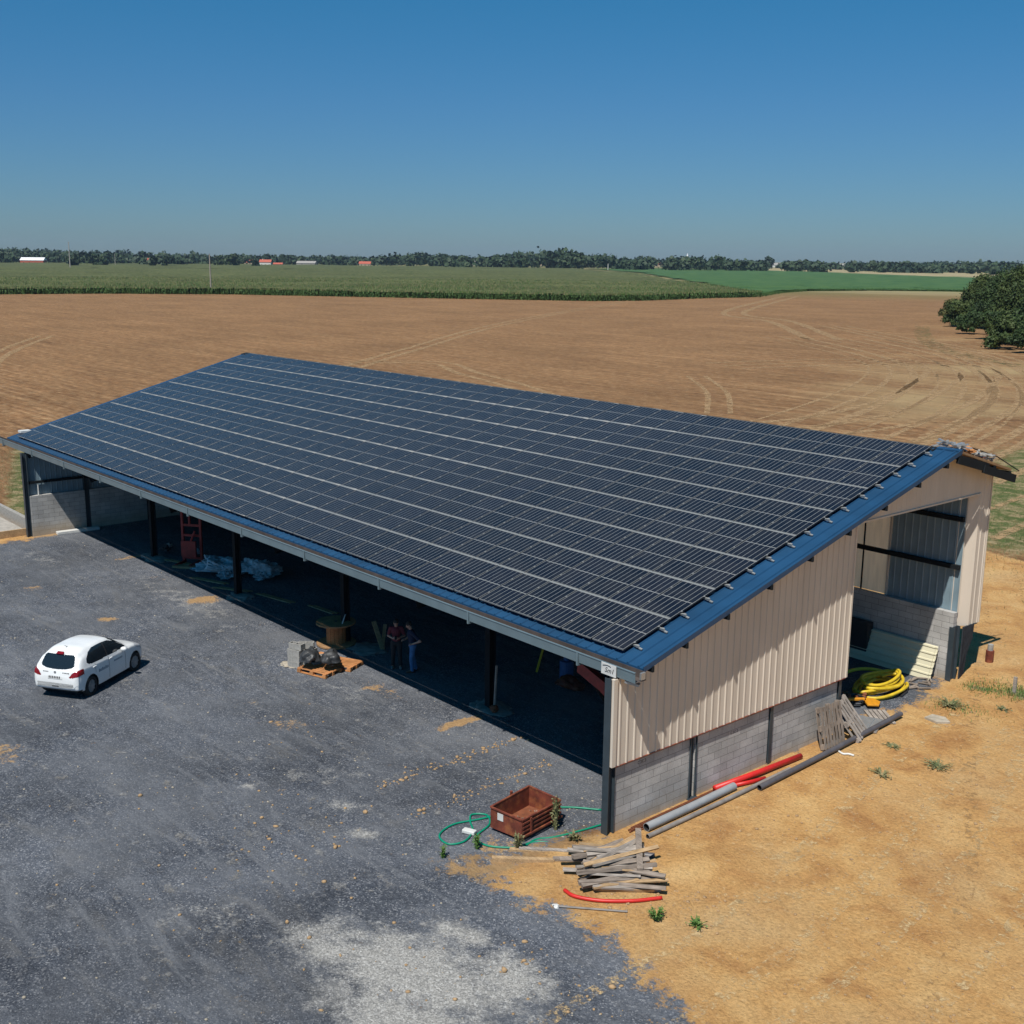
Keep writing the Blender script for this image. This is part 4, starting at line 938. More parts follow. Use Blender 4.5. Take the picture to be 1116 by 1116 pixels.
    Qf = np.concatenate(qs); P4_ = Vn[Qf]; c = P4_.mean(1); n = np.cross(P4_[:, 2]-P4_[:, 0], P4_[:, 3]-P4_[:, 1]); n /= np.linalg.norm(n, axis=1)[:, None]+1e-9
    x, y, z = c.T; ay = abs(y); cls = np.full(len(c), 'body', dtype='U12')
    cls[(z < .22) | ((z < .34) & ((x < .25) | (x > 3.7)))] = 'lower_trim'
    hl_ = poly_sd(x, z, [(3.30, .82), (3.72, .64), (4.0, .60), (3.97, .72), (3.6, .875), (3.35, .87)]) > 0; cls[hl_ & (ay > .40)] = 'headlight'
    tl = poly_sd(ay, z, [(.50, .745), (.60, .725), (.9, .80), (.95, .93), (.80, .955), (.62, .88)]) > 0; cls[tl & (x < .36)] = 'tail_light'
    sw = poly_sd(x, z, poly_side) > 0; m_s = sw & (ay > .5); cls[m_s] = 'side_window'; cls[m_s & (abs(x-1.70) < .035)] = 'pillar'
    ws = (x > 2.16) & (z > 1.025) & (z < 1.40) & (ay < .70-.42*(z-1.0)) ; cls[ws] = 'windscreen'
    rw_ = (x < .60) & (poly_sd(y, z, poly_rear) > 0); cls[rw_] = 'rear_window'
    for wx_ in (.72, 3.26): cls[(z < .72) & (ay > .55) & (np.hypot(x-wx_, z-.31) < .365)] = 'arch'
    for k in np.unique(cls): F_[str(k)] = Qf[cls == k].tolist()
    for i in (0, nX-1):   # end caps
        for j in range(nT-1):
            q = [idx[(1, i, j)], idx[(1, i, j+1)], idx[(-1, i, j+1)], idx[(-1, i, j)]]
            if i: q = q[::-1]
            F_['body'].append(q)
    def part(name, fs, mat, off=0.0, parent=car):
        used = sorted({v for f in fs for v in f}); mp = {v: k for k, v in enumerate(used)}; VV = Vn[used].copy()
        if off:
            cx_ = np.array([1.9, 0, .75]); d = VV-cx_; d[:, 0] *= .25; VV += d/np.linalg.norm(d, axis=1)[:, None]*off
        return npmesh(name, VV, [[mp[v] for v in f] for f in fs], mat, parent, smooth=True)
    body = part('body', F_['body'], M['paint'])
    part('lower_trim', F_['lower_trim'], M['trim'])
    part('rear_window', F_['rear_window'], M['glass']); part('windscreen', F_['windscreen'], M['glass'])
    for s_ in (1, -1):
        fs = [f for f in F_['side_window'] if Vn[f[0]][1]*s_ > 0]
        for lo, hi in ((0, 1.7), (1.7, 9)): part('side_window', [f for f in fs if lo <= Vn[f].mean(0)[0] < hi], M['glass'])
        part('tail_light', [f for f in F_['tail_light'] if Vn[f[0]][1]*s_ > 0], M['lamp'], .006)
        part('headlight', [f for f in F_['headlight'] if Vn[f[0]][1]*s_ > 0], M['lampw'], .004)
    for s_ in (1, -1): part('door_pillar', [f for f in F_['pillar'] if Vn[f[0]][1]*s_ > 0], M['trim'])
    mb = MB()
    for wx_ in (.72, 3.26):   # dark wheel housings
        for s_ in (1, -1):
            n_ = 20; vs = []; r = .372
            for k in range(n_+1):
                a = math.pi*k/n_*1.16-.25; vs += [(wx_+r*math.cos(a), s_*.80, .31+r*math.sin(a)), (wx_+r*math.cos(a), s_*.52, .31+r*math.sin(a))]
            mb.add(vs, [(2*k, 2*k+1, 2*k+3, 2*k+2) for k in range(n_)]); mb.b(wx_-.36, wx_+.36, s_*.52-.01, s_*.52+.01, .15, .68)
    mb.b(.3, 3.7, -.6, .6, .20, .26); mb.build('wheel_housing', M['trim'], car)
    for wx_ in (.72, 3.26):
        for s_ in (1, -1):
            mb = MB(); st = -.12 if wx_ > 2 else 0
            prof = [(-.09, .20), (-.10, .27), (-.085, .30), (-.05, .312), (.05, .312), (.085, .30), (.10, .27), (.09, .20)]
            n_ = 28; vs = []
            for k in range(n_):
                a = 2*math.pi*k/n_
                for (y, r) in prof: vs.append((r*math.cos(a), y, r*math.sin(a)))
            m_ = len(prof); fs = [(k*m_+q, k*m_+q+1, ((k+1) % n_)*m_+q+1, ((k+1) % n_)*m_+q) for k in range(n_) for q in range(m_-1)]
            mb.add(vs, fs); wh = mb.build('wheel', M['tyre'], car, True); wh.location = (wx_, s_*.755, .31); wh.rotation_euler = (0, 0, st if wx_ > 2 else 0)
            mb = MB(); mb.tube([(0, s_*.02, 0), (0, s_*.055, 0)], .205, 24)
            for k in range(9):
                a = 2*math.pi*k/9; mb.beam((.05*math.cos(a), s_*.064, .05*math.sin(a)), (.19*math.cos(a), s_*.064, .19*math.sin(a)), .03, .035, 0, (0, 1, 0))
            mb.tube([(0, s_*.05, 0), (0, s_*.085, 0)], .04, 12); mb.build('rim', M['rim'], wh)
    for s_ in (1, -1):   # mirrors, handles
        mb = MB(); mb.blob((2.42, s_*.98, .99), (.09, .115, .075), 2, .08); mb.tube([(2.46, s_*.84, .96), (2.44, s_*.93, .97)], .025, 6); mb.build('door_mirror', M['paint'], car, True)
        for hx in (.92, 1.82): MB().b(hx-.09, hx+.09, s_*.862-.014, s_*.862+.016, .845, .875).build('door_handle', M['paint'], car, bevel=.006)
    mb = MB(); mb.hexa([(-.012, -.26, .665), (.03, -.26, .665), (.03, .26, .665), (-.012, .26, .665), (.012, -.26, .775), (.05, -.26, .775), (.05, .26, .775), (.012, .26, .775)]); pl = mb.build('number_plate', M['white'], car)
    mb = MB()
    for k in range(7):
        y = -.19+.062*k; mb.hexa([(-.016, y, .69), (-.010, y, .69), (-.010, y+.035, .69), (-.016, y+.035, .69), (.002, y, .75), (.008, y, .75), (.008, y+.035, .75), (.002, y+.035, .75)])
    mb.build('plate_characters', M['inkblack'], pl)
    MB().b(-.010, .02, -.12, .12, .43, .455).build('bumper_slot', M['trim'], car)
    mb = MB(); mb.hexa([(.33, -.13, 1.335), (.40, -.13, 1.345), (.40, .13, 1.345), (.33, .13, 1.335), (.35, -.11, 1.365), (.42, -.11, 1.395), (.42, .11, 1.395), (.35, .11, 1.365)]); mb.build('brake_light', M['lamp'], car)
    mb = MB(); mb.tube([(.78, 0, 1.43), (.62, 0, 1.52)], [.012, .005], 6); mb.cyl((.8, 0, 1.42), .03, .03, 8); mb.build('aerial', M['trim'], car)
    MB().tube([(.045, 0, .86), (.018, 0, .86)], .04, 10).build('badge', M['galva'], car)
    mb = MB()
    for y0, n_ in ((-.5, 5), (.25, 4)):
        for k in range(n_): mb.b(.03+.0*k, .06, y0+k*.05, y0+k*.05+.03, .845, .87)
    mb.build('rear_lettering', M['inkblack'], car)
    mb = MB()   # company lettering on the right doors
    for k in range(9): mb.b(1.12+k*.062, 1.16+k*.062, -.869, -.862, .62, .62+(.075 if k % 3 else .10))
    for k in range(7): mb.b(2.0+k*.07, 2.05+k*.07, -.873, -.866, .70, .76)
    mb.build('side_lettering', M['decal'], car)
    for xl, s_ in ((1.02, -1), (1.72, -1), (2.72, -1), (1.02, 1), (1.72, 1), (2.72, 1)):
        pass
    # door gaps follow the flank
    mb = MB()
    for xd in (.96, 1.71, 2.66):
        for s_ in (1, -1):
            i = int(np.argmin(abs(xs-xd))); pts = [(xd, s_*(rows[i, j, 0]+.002), rows[i, j, 1]) for j in range(nT) if .28 < rows[i, j, 1] < .955 and rows[i, j, 0] > .5]
            if xd == .96: pts = [p for p in pts if p[2] > .66]
            mb.tube(pts, .0055, 4)
    mb.build('door_gap', M['trim'], car)
build_car()

# ------------------------------------------------------------------ two people in the shade
def capsules(segs):
    mb = MB()
    for (a, b_, ra, rb) in segs:
        a = Vector(a); b_ = Vector(b_); d = (b_-a).normalized(); L_ = (b_-a).length
        pts = []; rr = []
        for k in (0, 1, 2, 3): q = math.pi/2*k/3; pts.append(a-d*ra*math.cos(q)*.999); rr.append(max(.001, ra*math.sin(q)))
        for k in (0, 1, 2, 3): q = math.pi/2*(3-k)/3; pts.append(b_+d*rb*math.cos(q)*.999); rr.append(max(.001, rb*math.sin(q)))
        if L_ < 1e-4: continue
        mb.tube(pts, rr, 12)
    return mb
def ell(mb, c, r): mb.blob(c, r, 3, 0, 1)
def remesh(o, vs, sm=3):
    m = o.modifiers.new('skin', 'REMESH'); m.mode = 'VOXEL'; m.voxel_size = vs; m.use_smooth_shade = True
    s_ = o.modifiers.new('smooth', 'SMOOTH'); s_.iterations = sm; s_.factor = .5
M['skin'] = simple('skin', (.46, .26, .19), .5, var=.08, bump=0); M['hair'] = simple('dark_hair', (.018, .014, .012), .7, var=.2)
M['maroon'] = simple('maroon_shirt', (.16, .022, .035), .85, var=.2); M['navy'] = simple('navy_tee', (.012, .018, .05), .85, var=.2)
M['jeans'] = simple('blue_jeans', (.06, .17, .36), .85, var=.25, scale=10); M['darktrousers'] = simple('dark_trousers', (.018, .018, .022), .85, var=.2)
M['shoe'] = simple('brown_shoe', (.09, .045, .03), .6, var=.2); M['greyshoe'] = simple('grey_shoe', (.18, .19, .2), .6, var=.2); M['eye'] = simple('eye', (.04, .03, .025), .2, var=0)
def person(loc, ang, label, shirt, trousers, shoe, armL, armR, headtilt, lean=0.0, held=False, sc=1.0, feet=((-.11, .02), (.11, -.02))):
    """local frame: +y forward, +x the person's right; arms given as (elbow, wrist, fingertip direction)"""
    e = empty('person', (*loc, gh(*loc)), ang-math.pi/2, label, 'person'); e.scale = (sc,)*3
    hip = .92; sh = 1.44; hd = Vector((0, .035+lean, 1.60)); up = Vector((0, math.sin(headtilt), math.cos(headtilt))); fw = Vector((0, math.cos(headtilt), -math.sin(headtilt)))
    hc = hd+up*.04+fw*.02; segs = []
    F2 = [(-feet[0][0]*-1, feet[0][1]), (feet[1][0], feet[1][1])]
    legs = []
    for s_, (fx_, fy_) in ((-1, F2[0]), (1, F2[1])):
        h0 = Vector((s_*.095, 0, hip)); kn = Vector((s_*.10+(fx_-s_*.1)*.5, fy_*.5+.03, .49)); an = Vector((fx_, fy_-.02, .09)); legs.append((h0, kn, an, s_))
        segs += [(h0, kn, .085, .055), (kn, an, .056, .038), (an, Vector((fx_, fy_+.14, .05)), .04, .03)]
    segs += [((0, 0, hip), (0, lean*.5, 1.15), .095, .09), ((0, lean*.5, 1.15), (0, lean, 1.32), .09, .10), ((-.15, lean, sh-.04), (.15, lean, sh-.04), .055, .055), ((0, lean, sh), hd, .058, .052)]
    shoulders = {}
    for s_, (el, wr, fd) in ((-1, armL), (1, armR)):
        s0 = Vector((s_*.185, lean, sh-.02)); el = Vector(el); wr = Vector(wr); fd = Vector(fd).normalized(); shoulders[s_] = (s0, el)
        segs += [(s0, el, .052, .042), (el, wr, .043, .028)]
        palm = wr+fd*.085; segs += [(wr, palm, .030, .034)]
        side = fd.cross((wr-el).normalized() if abs(fd.dot((wr-el).normalized())) < .9 else Vector((0, 0, 1))).normalized()
        nrm = side.cross(fd)
        for k, ln in enumerate((.068, .078, .073, .058)):
            b0 = palm+side*(-.030+.020*k); b1 = b0+fd*ln*.5-nrm*.006; b2 = b1+fd*ln*.42-nrm*.026; segs += [(b0-fd*.02, b1, .010, .009), (b1, b2, .009, .0075)]
        t0 = wr+fd*.03+side*-.03; t1 = t0+fd*.04-side*.028; segs += [(t0, t1, .013, .010), (t1, t1+fd*.03-side*.004, .010, .008)]
    mb = capsules(segs); ell(mb, hc, (.075, .092, .115)); ell(mb, hc-up*.06+fw*.03, (.052, .055, .055))
    mb.tube([hc+fw*.085+up*.015, hc+fw*.112-up*.018], [.008, .015], 8)   # nose
    for s_ in (-1, 1): ell(mb, hc+Vector((s_*.076, -.005, 0))-up*.005, (.012, .022, .032))
    body = mb.build('body', M['skin'], e); remesh(body, .0075, 1)
    for s_ in (-1, 1): q = MB(); ell(q, hc+fw*.083+Vector((s_*.030, 0, 0))+up*.012, (.012, .008, .007)); q.build('eye', M['eye'], body)
    q = MB(); q.tube([hc+fw*.088+Vector((x_, 0, 0))-up*.052 for x_ in (-.022, 0, .022)], .005, 6); q.build('mouth', M['maroon'], body)
    q = MB(); ell(q, hc+up*.028-fw*.018, (.084, .096, .106)); ell(q, hc-fw*.05-up*.02, (.070, .052, .07)); h_ = q.build('hair', M['hair'], e, True)
    ss = [((0, .0, hip+.10), (0, lean*.5, 1.15), .158, .145), ((0, lean*.5, 1.15), (0, lean, 1.33), .145, .162), ((-.16, lean, sh-.035), (.16, lean, sh-.035), .078, .078), ((0, lean, sh-.04), (0, lean+.01, sh+.02), .08, .062)]
    for s_ in (-1, 1): s0, el = shoulders[s_]; ss += [(s0, s0+(el-s0)*.78, .068, .060)]
    q = capsules(ss); q.v = [(v[0], v[1]*.86 if abs(v[0]) < .16 else v[1], v[2]) for v in q.v]; o = q.build('shirt', M[shirt], e); remesh(o, .016, 3)
    tt = [((-.06, 0, hip+.0), (.06, 0, hip), .13, .13)]
    for (h0, kn, an, s_) in legs: tt += [(h0, kn, .108, .075), (kn, an+Vector((0, 0, -.01)), .075, .062)]
    q = capsules(tt); o = q.build('trousers', M[trousers], e); remesh(o, .016, 3)
    for (h0, kn, an, s_) in legs:
        q = capsules([((an.x, an.y-.04, .055), (an.x+s_*.02, an.y+.17, .045), .052, .042)]); q.v = [(v[0], v[1], max(0.0, v[2])) for v in q.v]; q.build('shoe', M[shoe], e, True)
    return e
p1 = person((-12.42, 2.80), math.radians(-38), 'person in a maroon shirt and dark trousers looking down at both hands', 'maroon', 'darktrousers', 'greyshoe',
    ((-.27, -.02, 1.14), (-.10, .25, 1.13), (.8, .4, .05)), ((.27, -.02, 1.14), (.10, .25, 1.13), (-.8, .4, .05)), .55, .03, sc=.96, feet=((-.13, .04), (.13, .0)))
o = MB().box((0, 0, 0), (.075, .15, .01)).build('mobile_phone', M['black'], bevel=.004)
pm = Matrix.Translation((-12.42, 2.80, gh(-12.42, 2.8))) @ Matrix.Rotation(math.radians(-38)-math.pi/2, 4, 'Z')
o.matrix_world = pm @ Matrix.Translation((0, .33, 1.13)) @ Matrix.Rotation(-.6, 4, 'X'); tag(o, 'dark phone held by the person in the maroon shirt', 'phone')
p2 = person((-11.78, 2.98), math.radians(-118), 'person in a navy t-shirt and blue jeans with one hand on the hip', 'navy', 'jeans', 'shoe',
    ((-.40, -.20, 1.17), (-.20, .03, 1.03), (.45, .75, -.25)), ((.26, .06, 1.14), (.16, .24, 1.08), (-.6, .7, .1)), .5, .05, sc=.97, feet=((-.10, .05), (.10, -.10)))

# ------------------------------------------------------------------ pallets and building material in the sun
def pallet_mb(lx=1.2, ly=.8, decks=7, r=None, gapmid=False):
    r = r or random.Random(3); mb = MB()
    for y in (-ly/2+.05, 0, ly/2-.05):
        mb.b(-lx/2, lx/2, y-.05, y+.05, .0, .022)
        for x in (-lx/2+.07, 0, lx/2-.07): mb.b(x-.07, x+.07, y-.048, y+.048, .023, .10)
    for x in (-lx/2+.07, 0, lx/2-.07): mb.b(x-.05, x+.05, -ly/2, ly/2, .101, .121)
    w_ = ly/decks
    for k in range(decks):
        y = -ly/2+w_*(k+.5); mb.b(-lx/2+r.uniform(-.01, .01), lx/2+r.uniform(-.01, .01), y-w_*.27, y+w_*.27, .122, .144)
    return mb
def put(o, x, y, z=0, rz=0, rot=None):
    o.location = (x, y, gh(x, y)+z); o.rotation_euler = rot if rot else (0, 0, rz); return o
GP = 'pallets on the gravel'
RZ = math.atan2(.80, .55)
pA = tag(put(pallet_mb().build('pallet', M['pallet']), -13.72, .70, .01, .3), 'orange new pallet under the black bags, nearest the sun', 'pallet', GP)
pB = tag(put(pallet_mb().build('pallet', M['pallet']), -13.75, 1.55, .01, .42), 'empty orange pallet behind the bags, touching the shade edge', 'pallet', GP)
tag(put(MB().b(-.55, .55, -.25, .25, 0, .03).build('wooden_board', M['pallet']), -14.7, 1.55, .02, .15), 'orange board lying between the cable drum and the grey blocks', 'board')
r = random.Random(5)
def rubble_bag(x, y, z, s, label, seed):
    mb = MB(); mb.blob((0, 0, s*.42), (s*.62, s*.52, s*.52), 4, .35, 1.7, 0, seed, 0.0); mb.blob((s*.1, 0, s*.9), (s*.16, s*.16, s*.18), 2, .4, 2, 0, seed+1)
    o = mb.build('rubble_bag', M['bag']); put(o, x, y, z, r.random()*3); tag(o, label, 'bag', 'black bags on the pallet')
rubble_bag(-13.95, .52, .155, .62, 'black stuffed bag at the left end of the orange pallet', 4)
rubble_bag(-13.45, .95, .155, .60, 'black stuffed bag on the pallet, right of its twin', 9)
def block_mb():
    mb = MB(); mb.b(-.25, .25, -.10, -.07, 0, .2); mb.b(-.25, .25, .07, .10, 0, .2)
    for x in (-.235, 0, .235): mb.b(x-.015, x+.015, -.069, .069, 0, .2)
    mb.b(-.219, .219, -.068, .068, .0, .02); return mb
bp = block_mb().build('concrete_block', M['blockgrey'])
spots_ = [(-14.62, .35, 0, .3), (-14.56, .58, 0, .3), (-14.50, .80, 0, .32), (-14.42, 1.02, 0, .3), (-14.62, .36, .2, .31), (-14.55, .58, .2, .29), (-14.49, .80, .2, .3), (-14.63, .36, .4, .32), (-14.54, .60, .4, .3), (-14.5, .82, .4, .33), (-14.62, .42, .6, .36), (-14.5, .70, .6, .9), (-14.1, .95, 0, 1.4), (-14.1, 1.0, .2, 1.3)]
names = ['bottom block nearest the sun in the grey stack', 'second bottom block of the grey stack', 'third bottom block of the grey stack', 'bottom block of the stack nearest the cable drum', 'sunward block in the second layer of the stack', 'middle block in the second layer of the stack', 'drum side block in the second layer of the stack',
    'sunward block in the third layer of the stack', 'middle block in the third layer of the stack', 'drum side block in the third layer of the stack', 'pale block lying on top of the stack', 'turned block on top of the stack', 'lower block standing beside the stack behind the bags', 'upper block beside the stack behind the bags']
for i, (x, y, z, a) in enumerate(spots_):
    o = bp if i == 0 else copy_tree(bp)
    put(o, x, y, z+.012, a); tag(o, names[i], 'block', 'hollow concrete blocks stacked by the pallet')
# wooden cable drum
sp_ = empty('cable_drum', (-15.75, 2.62, gh(-15.75, 2.6)), .2, 'large wooden cable drum standing on its side flange by the second post', 'cable drum')
for z in (.02, .76):
    mb = MB(); mb.cyl((0, 0, z), .68, .055, 36); mb.build('flange', M['spool'], sp_)
mb = MB(); 
for k in range(16):
    a = 2*math.pi*k/16; mb.box((.32*math.cos(a), .32*math.sin(a), .418), (.025, .122, .68), 0, Matrix.Rotation(a, 3, 'Z'))
mb.build('core', M['pallet'], sp_); MB().cyl((0, 0, .816), .06, .01, 12).build('hub_hole', M['black'], sp_)
mb = MB(); mb.tube([(0, 0, 0), (.05, .1, .25), (.06, .14, .30)], .018, 6); tag(put(mb.build('grinder_tool', M['galva']), -15.35, 2.62, .82, .5), 'small metal tool standing on the cable drum', 'tool')
mb = MB(); mb.beam((0, 0, 0), (-.75, .15, .78), .16, .04); tag(put(mb.build('leaning_board', M['tanwood']), -14.15, 3.45, .02), 'tan board leaning in the shade right of the cable drum', 'board')
mb = MB(); mb.beam((0, 0, 0), (-.35, .35, .62), .12, .04); tag(put(mb.build('leaning_board', M['tanwood']), -14.45, 3.65, .02), 'shorter board leaning behind the tan one in the shade', 'board')
# cement spilled round the post feet
for i, (x, y, rx, ry, lb) in enumerate([(-7.7, 2.95, .75, .45, 'grey cement collar round the nearest inner post'), (-14.6, 3.1, .75, .55, 'grey cement collar round the post by the cable drum'), (-23.1, 2.85, .65, .45, 'pale cement collar round the post by the blue film'), (-31.0, 2.85, .85, .45, 'cement collar round the far post near the red frame'), (-14.95, .35, .35, .28, 'small pale cement splash beside the grey blocks')]):
    mb = MB(); mb.blob((0, 0, 0), (rx, ry, .07), 4, .5, 2.2, 0, i+3, -.02); tag(put(mb.build('cement_collar', M['cement'] if i < 4 else M['stone'], smooth=True), x, y, .005), lb, 'cement', 'cement round the posts')
mb = MB(); mb.beam((0, 0, 0), (.02, .06, 1.35), .05, .05); tag(put(mb.build('broom_handle', M['greywood2']), -7.45, 2.78, .08), 'pale stick leaning against the nearest inner post', 'stick')
mb = MB(); mb.blob((0, 0, .1), (.14, .12, .12), 2, .4); tag(put(mb.build('dark_lump', M['rustbar']), -7.38, 2.72, .04), 'brown lump at the foot of the nearest inner post', 'stone')
# blue plastic film heap
for (x, y, s, sd, lb) in ((-26.6, 4.0, 1.05, 3, 'crumpled pale blue plastic film, the larger heap in the shade'), (-25.3, 4.9, .85, 8, 'smaller crumple of blue film behind the post')):
    mb = MB(); mb.blob((0, 0, .25), (s*1.15, s*.7, .42), 5, .55, 2.1, 0, sd, -.0); mb.blob((s*.4, -s*.5, .12), (s*.45, s*.55, .22), 4, .7, 2.6, 0, sd+2, .0)
    mb.v = [tuple(Vector(v)*(1+.12*mn.noise(Vector(v)*9))) for v in mb.v]
    tag(put(mb.build('plastic_film', M['tarp']), x, y, .0, .7), lb, 'plastic film', 'blue film under the roof')
# red lifting frame
e = empty('red_frame_machine', (-29.1, 3.75, gh(-29, 3.7)), .65, 'tall dark red fork mast standing in the shade', 'machine')
mb = MB()
for x in (-.42, .42): mb.b(x-.05, x+.05, -.05, .05, 0, 3.3)
mb.b(-.12, -.04, -.05, .05, 1.7, 3.3)
for z in (.2, 1.2, 1.65, 3.2): mb.b(-.37, .37, -.04, .04, z, z+.10)
mb.build('mast', M['redpaint'], e)
mb = MB(); mb.b(-.38, .30, -.30, -.2, .35, 1.05); mb.b(-.45, -.35, -.8, .1, .02, .12); mb.b(.2, .3, -.8, .1, .02, .12); mb.tube([(.0, -.25, .9), (.25, -.2, 1.5)], .05, 8); mb.build('carriage', M['redpaint'], e)
mb = MB(); mb.b(-.5, .45, -.95, -.6, .0, .09); mb.build('base_board', M['tanwood'], e)
# slab at the foot of the far gable wall
tag(put(MB().b(-.17, .17, -1.0, 1.0, 0, .13).build('concrete_lintel', M['white'], bevel=.01), -38.35, 2.2, .0, -.06), 'pale lintel lying along the foot of the far gable wall', 'lintel')
mb = MB(); mb.cyl((0, 0, 0), .04, .5, 8, 0, .025); tag(put(mb.build('white_canister', M['white']), -38.8, .62, 1.97, 0), 'thin white bottle standing on top of the far block wall', 'bottle')
r = random.Random(12)
for i, (x, y, s, mt, lb) in enumerate([(-31.6, 3.6, .32, 'black', 'black bin bag left of the far post'), (-30.2, 4.4, .3, 'tarp', 'pale bag behind the far post'), (-32.3, 4.1, .22, 'blockgrey', 'grey lump left of the black bin bag')]):
    mb = MB(); mb.blob((0, 0, s*.5), (s, s*.7, s*.6), 3, .5, 2, 0, i+31, 0); tag(put(mb.build('waste_bag', M[mt]), x, y), lb, 'bag', 'bags round the far post')
for i, (x, y, l_, a) in enumerate([(-29.5, 3.3, 1.8, .3), (-28.3, 4.6, 2.2, .5), (-26, 2.9, 1.9, .35), (-24.2, 3.0, 1.7, .5), (-22, 3.7, 2.0, .2), (-19.5, 4.3, 1.5, .1)]):
    mb = MB(); mb.b(-l_/2, l_/2, -.06, .06, 0, .035); mb.b(-l_/2+.2, l_/2+.1, .08, .17, 0, .03)
    o = tag(put(mb.build('loose_planks', M['tanwood']), x, y, .01, a), ['pair of planks left of the red mast base', 'pair of planks right behind the red mast', 'planks in front of the blue film', 'planks right of the blue film post', 'planks under the third bay in deep shade', 'planks left of the cable drum in deep shade'][i], 'planks', 'loose planks on the shed floor')
# dim things deep inside the nearest bay
e = empty('yellow_trestle', (-8.6, 6.2, gh(-8.6, 6.2)), .4, 'dim yellow trestle deep in the nearest bay', 'trestle')
mb = MB(); mb.beam((-.6, 0, 0), (-.2, 0, 1.5), .06, .06); mb.beam((.6, 0, 0), (.2, 0, 1.5), .06, .06); mb.beam((-.5, 0, 1.5), (.9, .1, 1.9), .08, .08); mb.build('frame', M['yellow'], e)
mb = MB(); mb.cyl((0, 0, 0), .22, .75, 18); mb.cyl((0, 0, .76), .10, .2, 12); tag(put(mb.build('blue_barrel', simple('blue_barrel_plastic', (.05, .12, .28), .5)), -7.8, 6.0), 'blue barrel beside the yellow trestle in the dark bay', 'barrel')
mb = MB(); mb.blob((0, 0, .2), (.5, .3, .26), 3, .5, 2, 0, 3, 0); tag(put(mb.build('orange_sack', M['rust']), -7.2, 5.6), 'orange brown sack in front of the blue barrel', 'bag')
e = empty('red_trailer_arm', (-1.5, 1.6, gh(-1.5, 1.6)), 0, 'red hydraulic arm reaching up behind the corner end of the gutter', 'machine')
mb = MB(); mb.beam((-.9, -.3, 3.15), (.62, -.6, 2.92), .16, .30); mb.beam((.1, -.5, 2.9), (.65, -.6, 2.75), .12, .16); mb.build('arm', M['redpaint'], e)
mb = MB(); mb.tube([(-.7, -.3, 3.1), (-1.6, 1.9, .9), (-1.7, 2.4, .1)], .07, 8); mb.b(-2.2, -1.2, 2.0, 3.0, 0, .25); mb.build('stand', M['steel_dark'], e)
mb = MB(); mb.tube([(.62, -.68, 2.98), (.70, -.72, 2.98)], .07, 12); mb.build('hose_coupling', M['alu'], e)
# crates behind the leaning sheets
tag(put(MB().b(-.42, .42, -.16, .16, 0, 1.28).build('black_crate', M['black'], bevel=.02), -3.25, 14.98), 'black upright crate between the rear block wall and the cream sheets', 'crate')
# ------------------------------------------------------------------ cream sheets leaning on the rear wall
e = empty('sheet_stack', (0, 0, gh(-2, 15)), 0, 'stack of cream ribbed sheets leaning on the rear block wall', 'sheet stack')
def leaning_sheet(off, dx):
    mb = MB(); n_ = 5; prof = []
    for k in range(n_):
        for t_, h in ((0, 0), (.62, 0), (.72, .03), (.9, .03), (1.0, 0)): prof.append(((k+t_)/n_, h))
    vs = []; th = .012
    for lay in (0, 1):
        for (s_, h) in prof:
            y = 14.78+s_*.36-off; z = .02+s_*1.02; q = h-(th if lay else 0)
            for x in (-6.2+dx, -.52+dx+.12*(1-s_)*-3.4*0): vs.append((x, y-q*.94, z+q*.34))
    m_ = len(prof); fs = []
    for i in range(m_-1): a = 2*i; fs.append((a, a+1, a+3, a+2)); b = a+2*m_; fs.append((b, b+2, b+3, b+1))
    for i in range(m_-1):
        for sd in (0, 1): a = 2*i+sd; b = a+2*m_; fs.append((a, a+2, b+2, b) if sd else (a, b, b+2, a+2))
    mb.add(vs, fs); return mb
for k in range(3): leaning_sheet(k*.03, [0, .04, -.03][k]).build('sheet', M['clad2'] if 'clad2' in M else M['clad'], e)

# ------------------------------------------------------------------ rusty tipping box
bx = empty('rusty_transport_box', (-1.62, -1.12, gh(-1.6, -1.1)+.02), 0, 'rusty red steel transport box open at the top, on the gravel edge', 'transport box')
def lerp(a, b_, t): return a+(b_-a)*t
P4 = [Vector((-2.0, -1.88)), Vector((-1.08, -1.72)), Vector((-1.26, -.36)), Vector((-2.22, -.50))]  # left-front, near-front, right-back, far-back corner on the ground
cen = Vector((-1.62, -1.12))
Q = [p-cen for p in P4]; hB = .56; tt_ = .02
def wallpanel(a, b_, za, zb2, name='side_panel'):
    d = (b_-a).normalized(); n = Vector((-d.y, d.x)); mb = MB(); a2 = a+d*.0; 
    mb.hexa([(a.x, a.y, .05), (b_.x, b_.y, .05), (b_.x+n.x*tt_, b_.y+n.y*tt_, .05), (a.x+n.x*tt_, a.y+n.y*tt_, .05), (a.x, a.y, za), (b_.x, b_.y, zb2), (b_.x+n.x*tt_, b_.y+n.y*tt_, zb2), (a.x+n.x*tt_, a.y+n.y*tt_, za)])
    mb.beam((a.x, a.y, za), (b_.x, b_.y, zb2), .05, .03)
    return mb.build(name, M['rust'], bx)
wallpanel(Q[0], Q[1], hB, hB-.03); wallpanel(Q[1], Q[2], hB-.03, hB-.03, 'tailgate'); wallpanel(Q[2], Q[3], hB-.03, hB+.02); wallpanel(Q[3], Q[0], hB+.02, hB)
mb = MB(); ins = [q*.97 for q in Q]; mb.poly([(q.x, q.y) for q in ins], .06, .09); mb.build('floor', M['rustbar'], bx)
mb = MB(); d = (Q[2]-Q[1]).normalized(); nn = Vector((d.y, -d.x))
for t_ in (.2, .8): q = Q[1]+(Q[2]-Q[1])*t_+nn*.03; mb.beam((q.x, q.y, .08), (q.x, q.y, hB-.05), .05, .05)
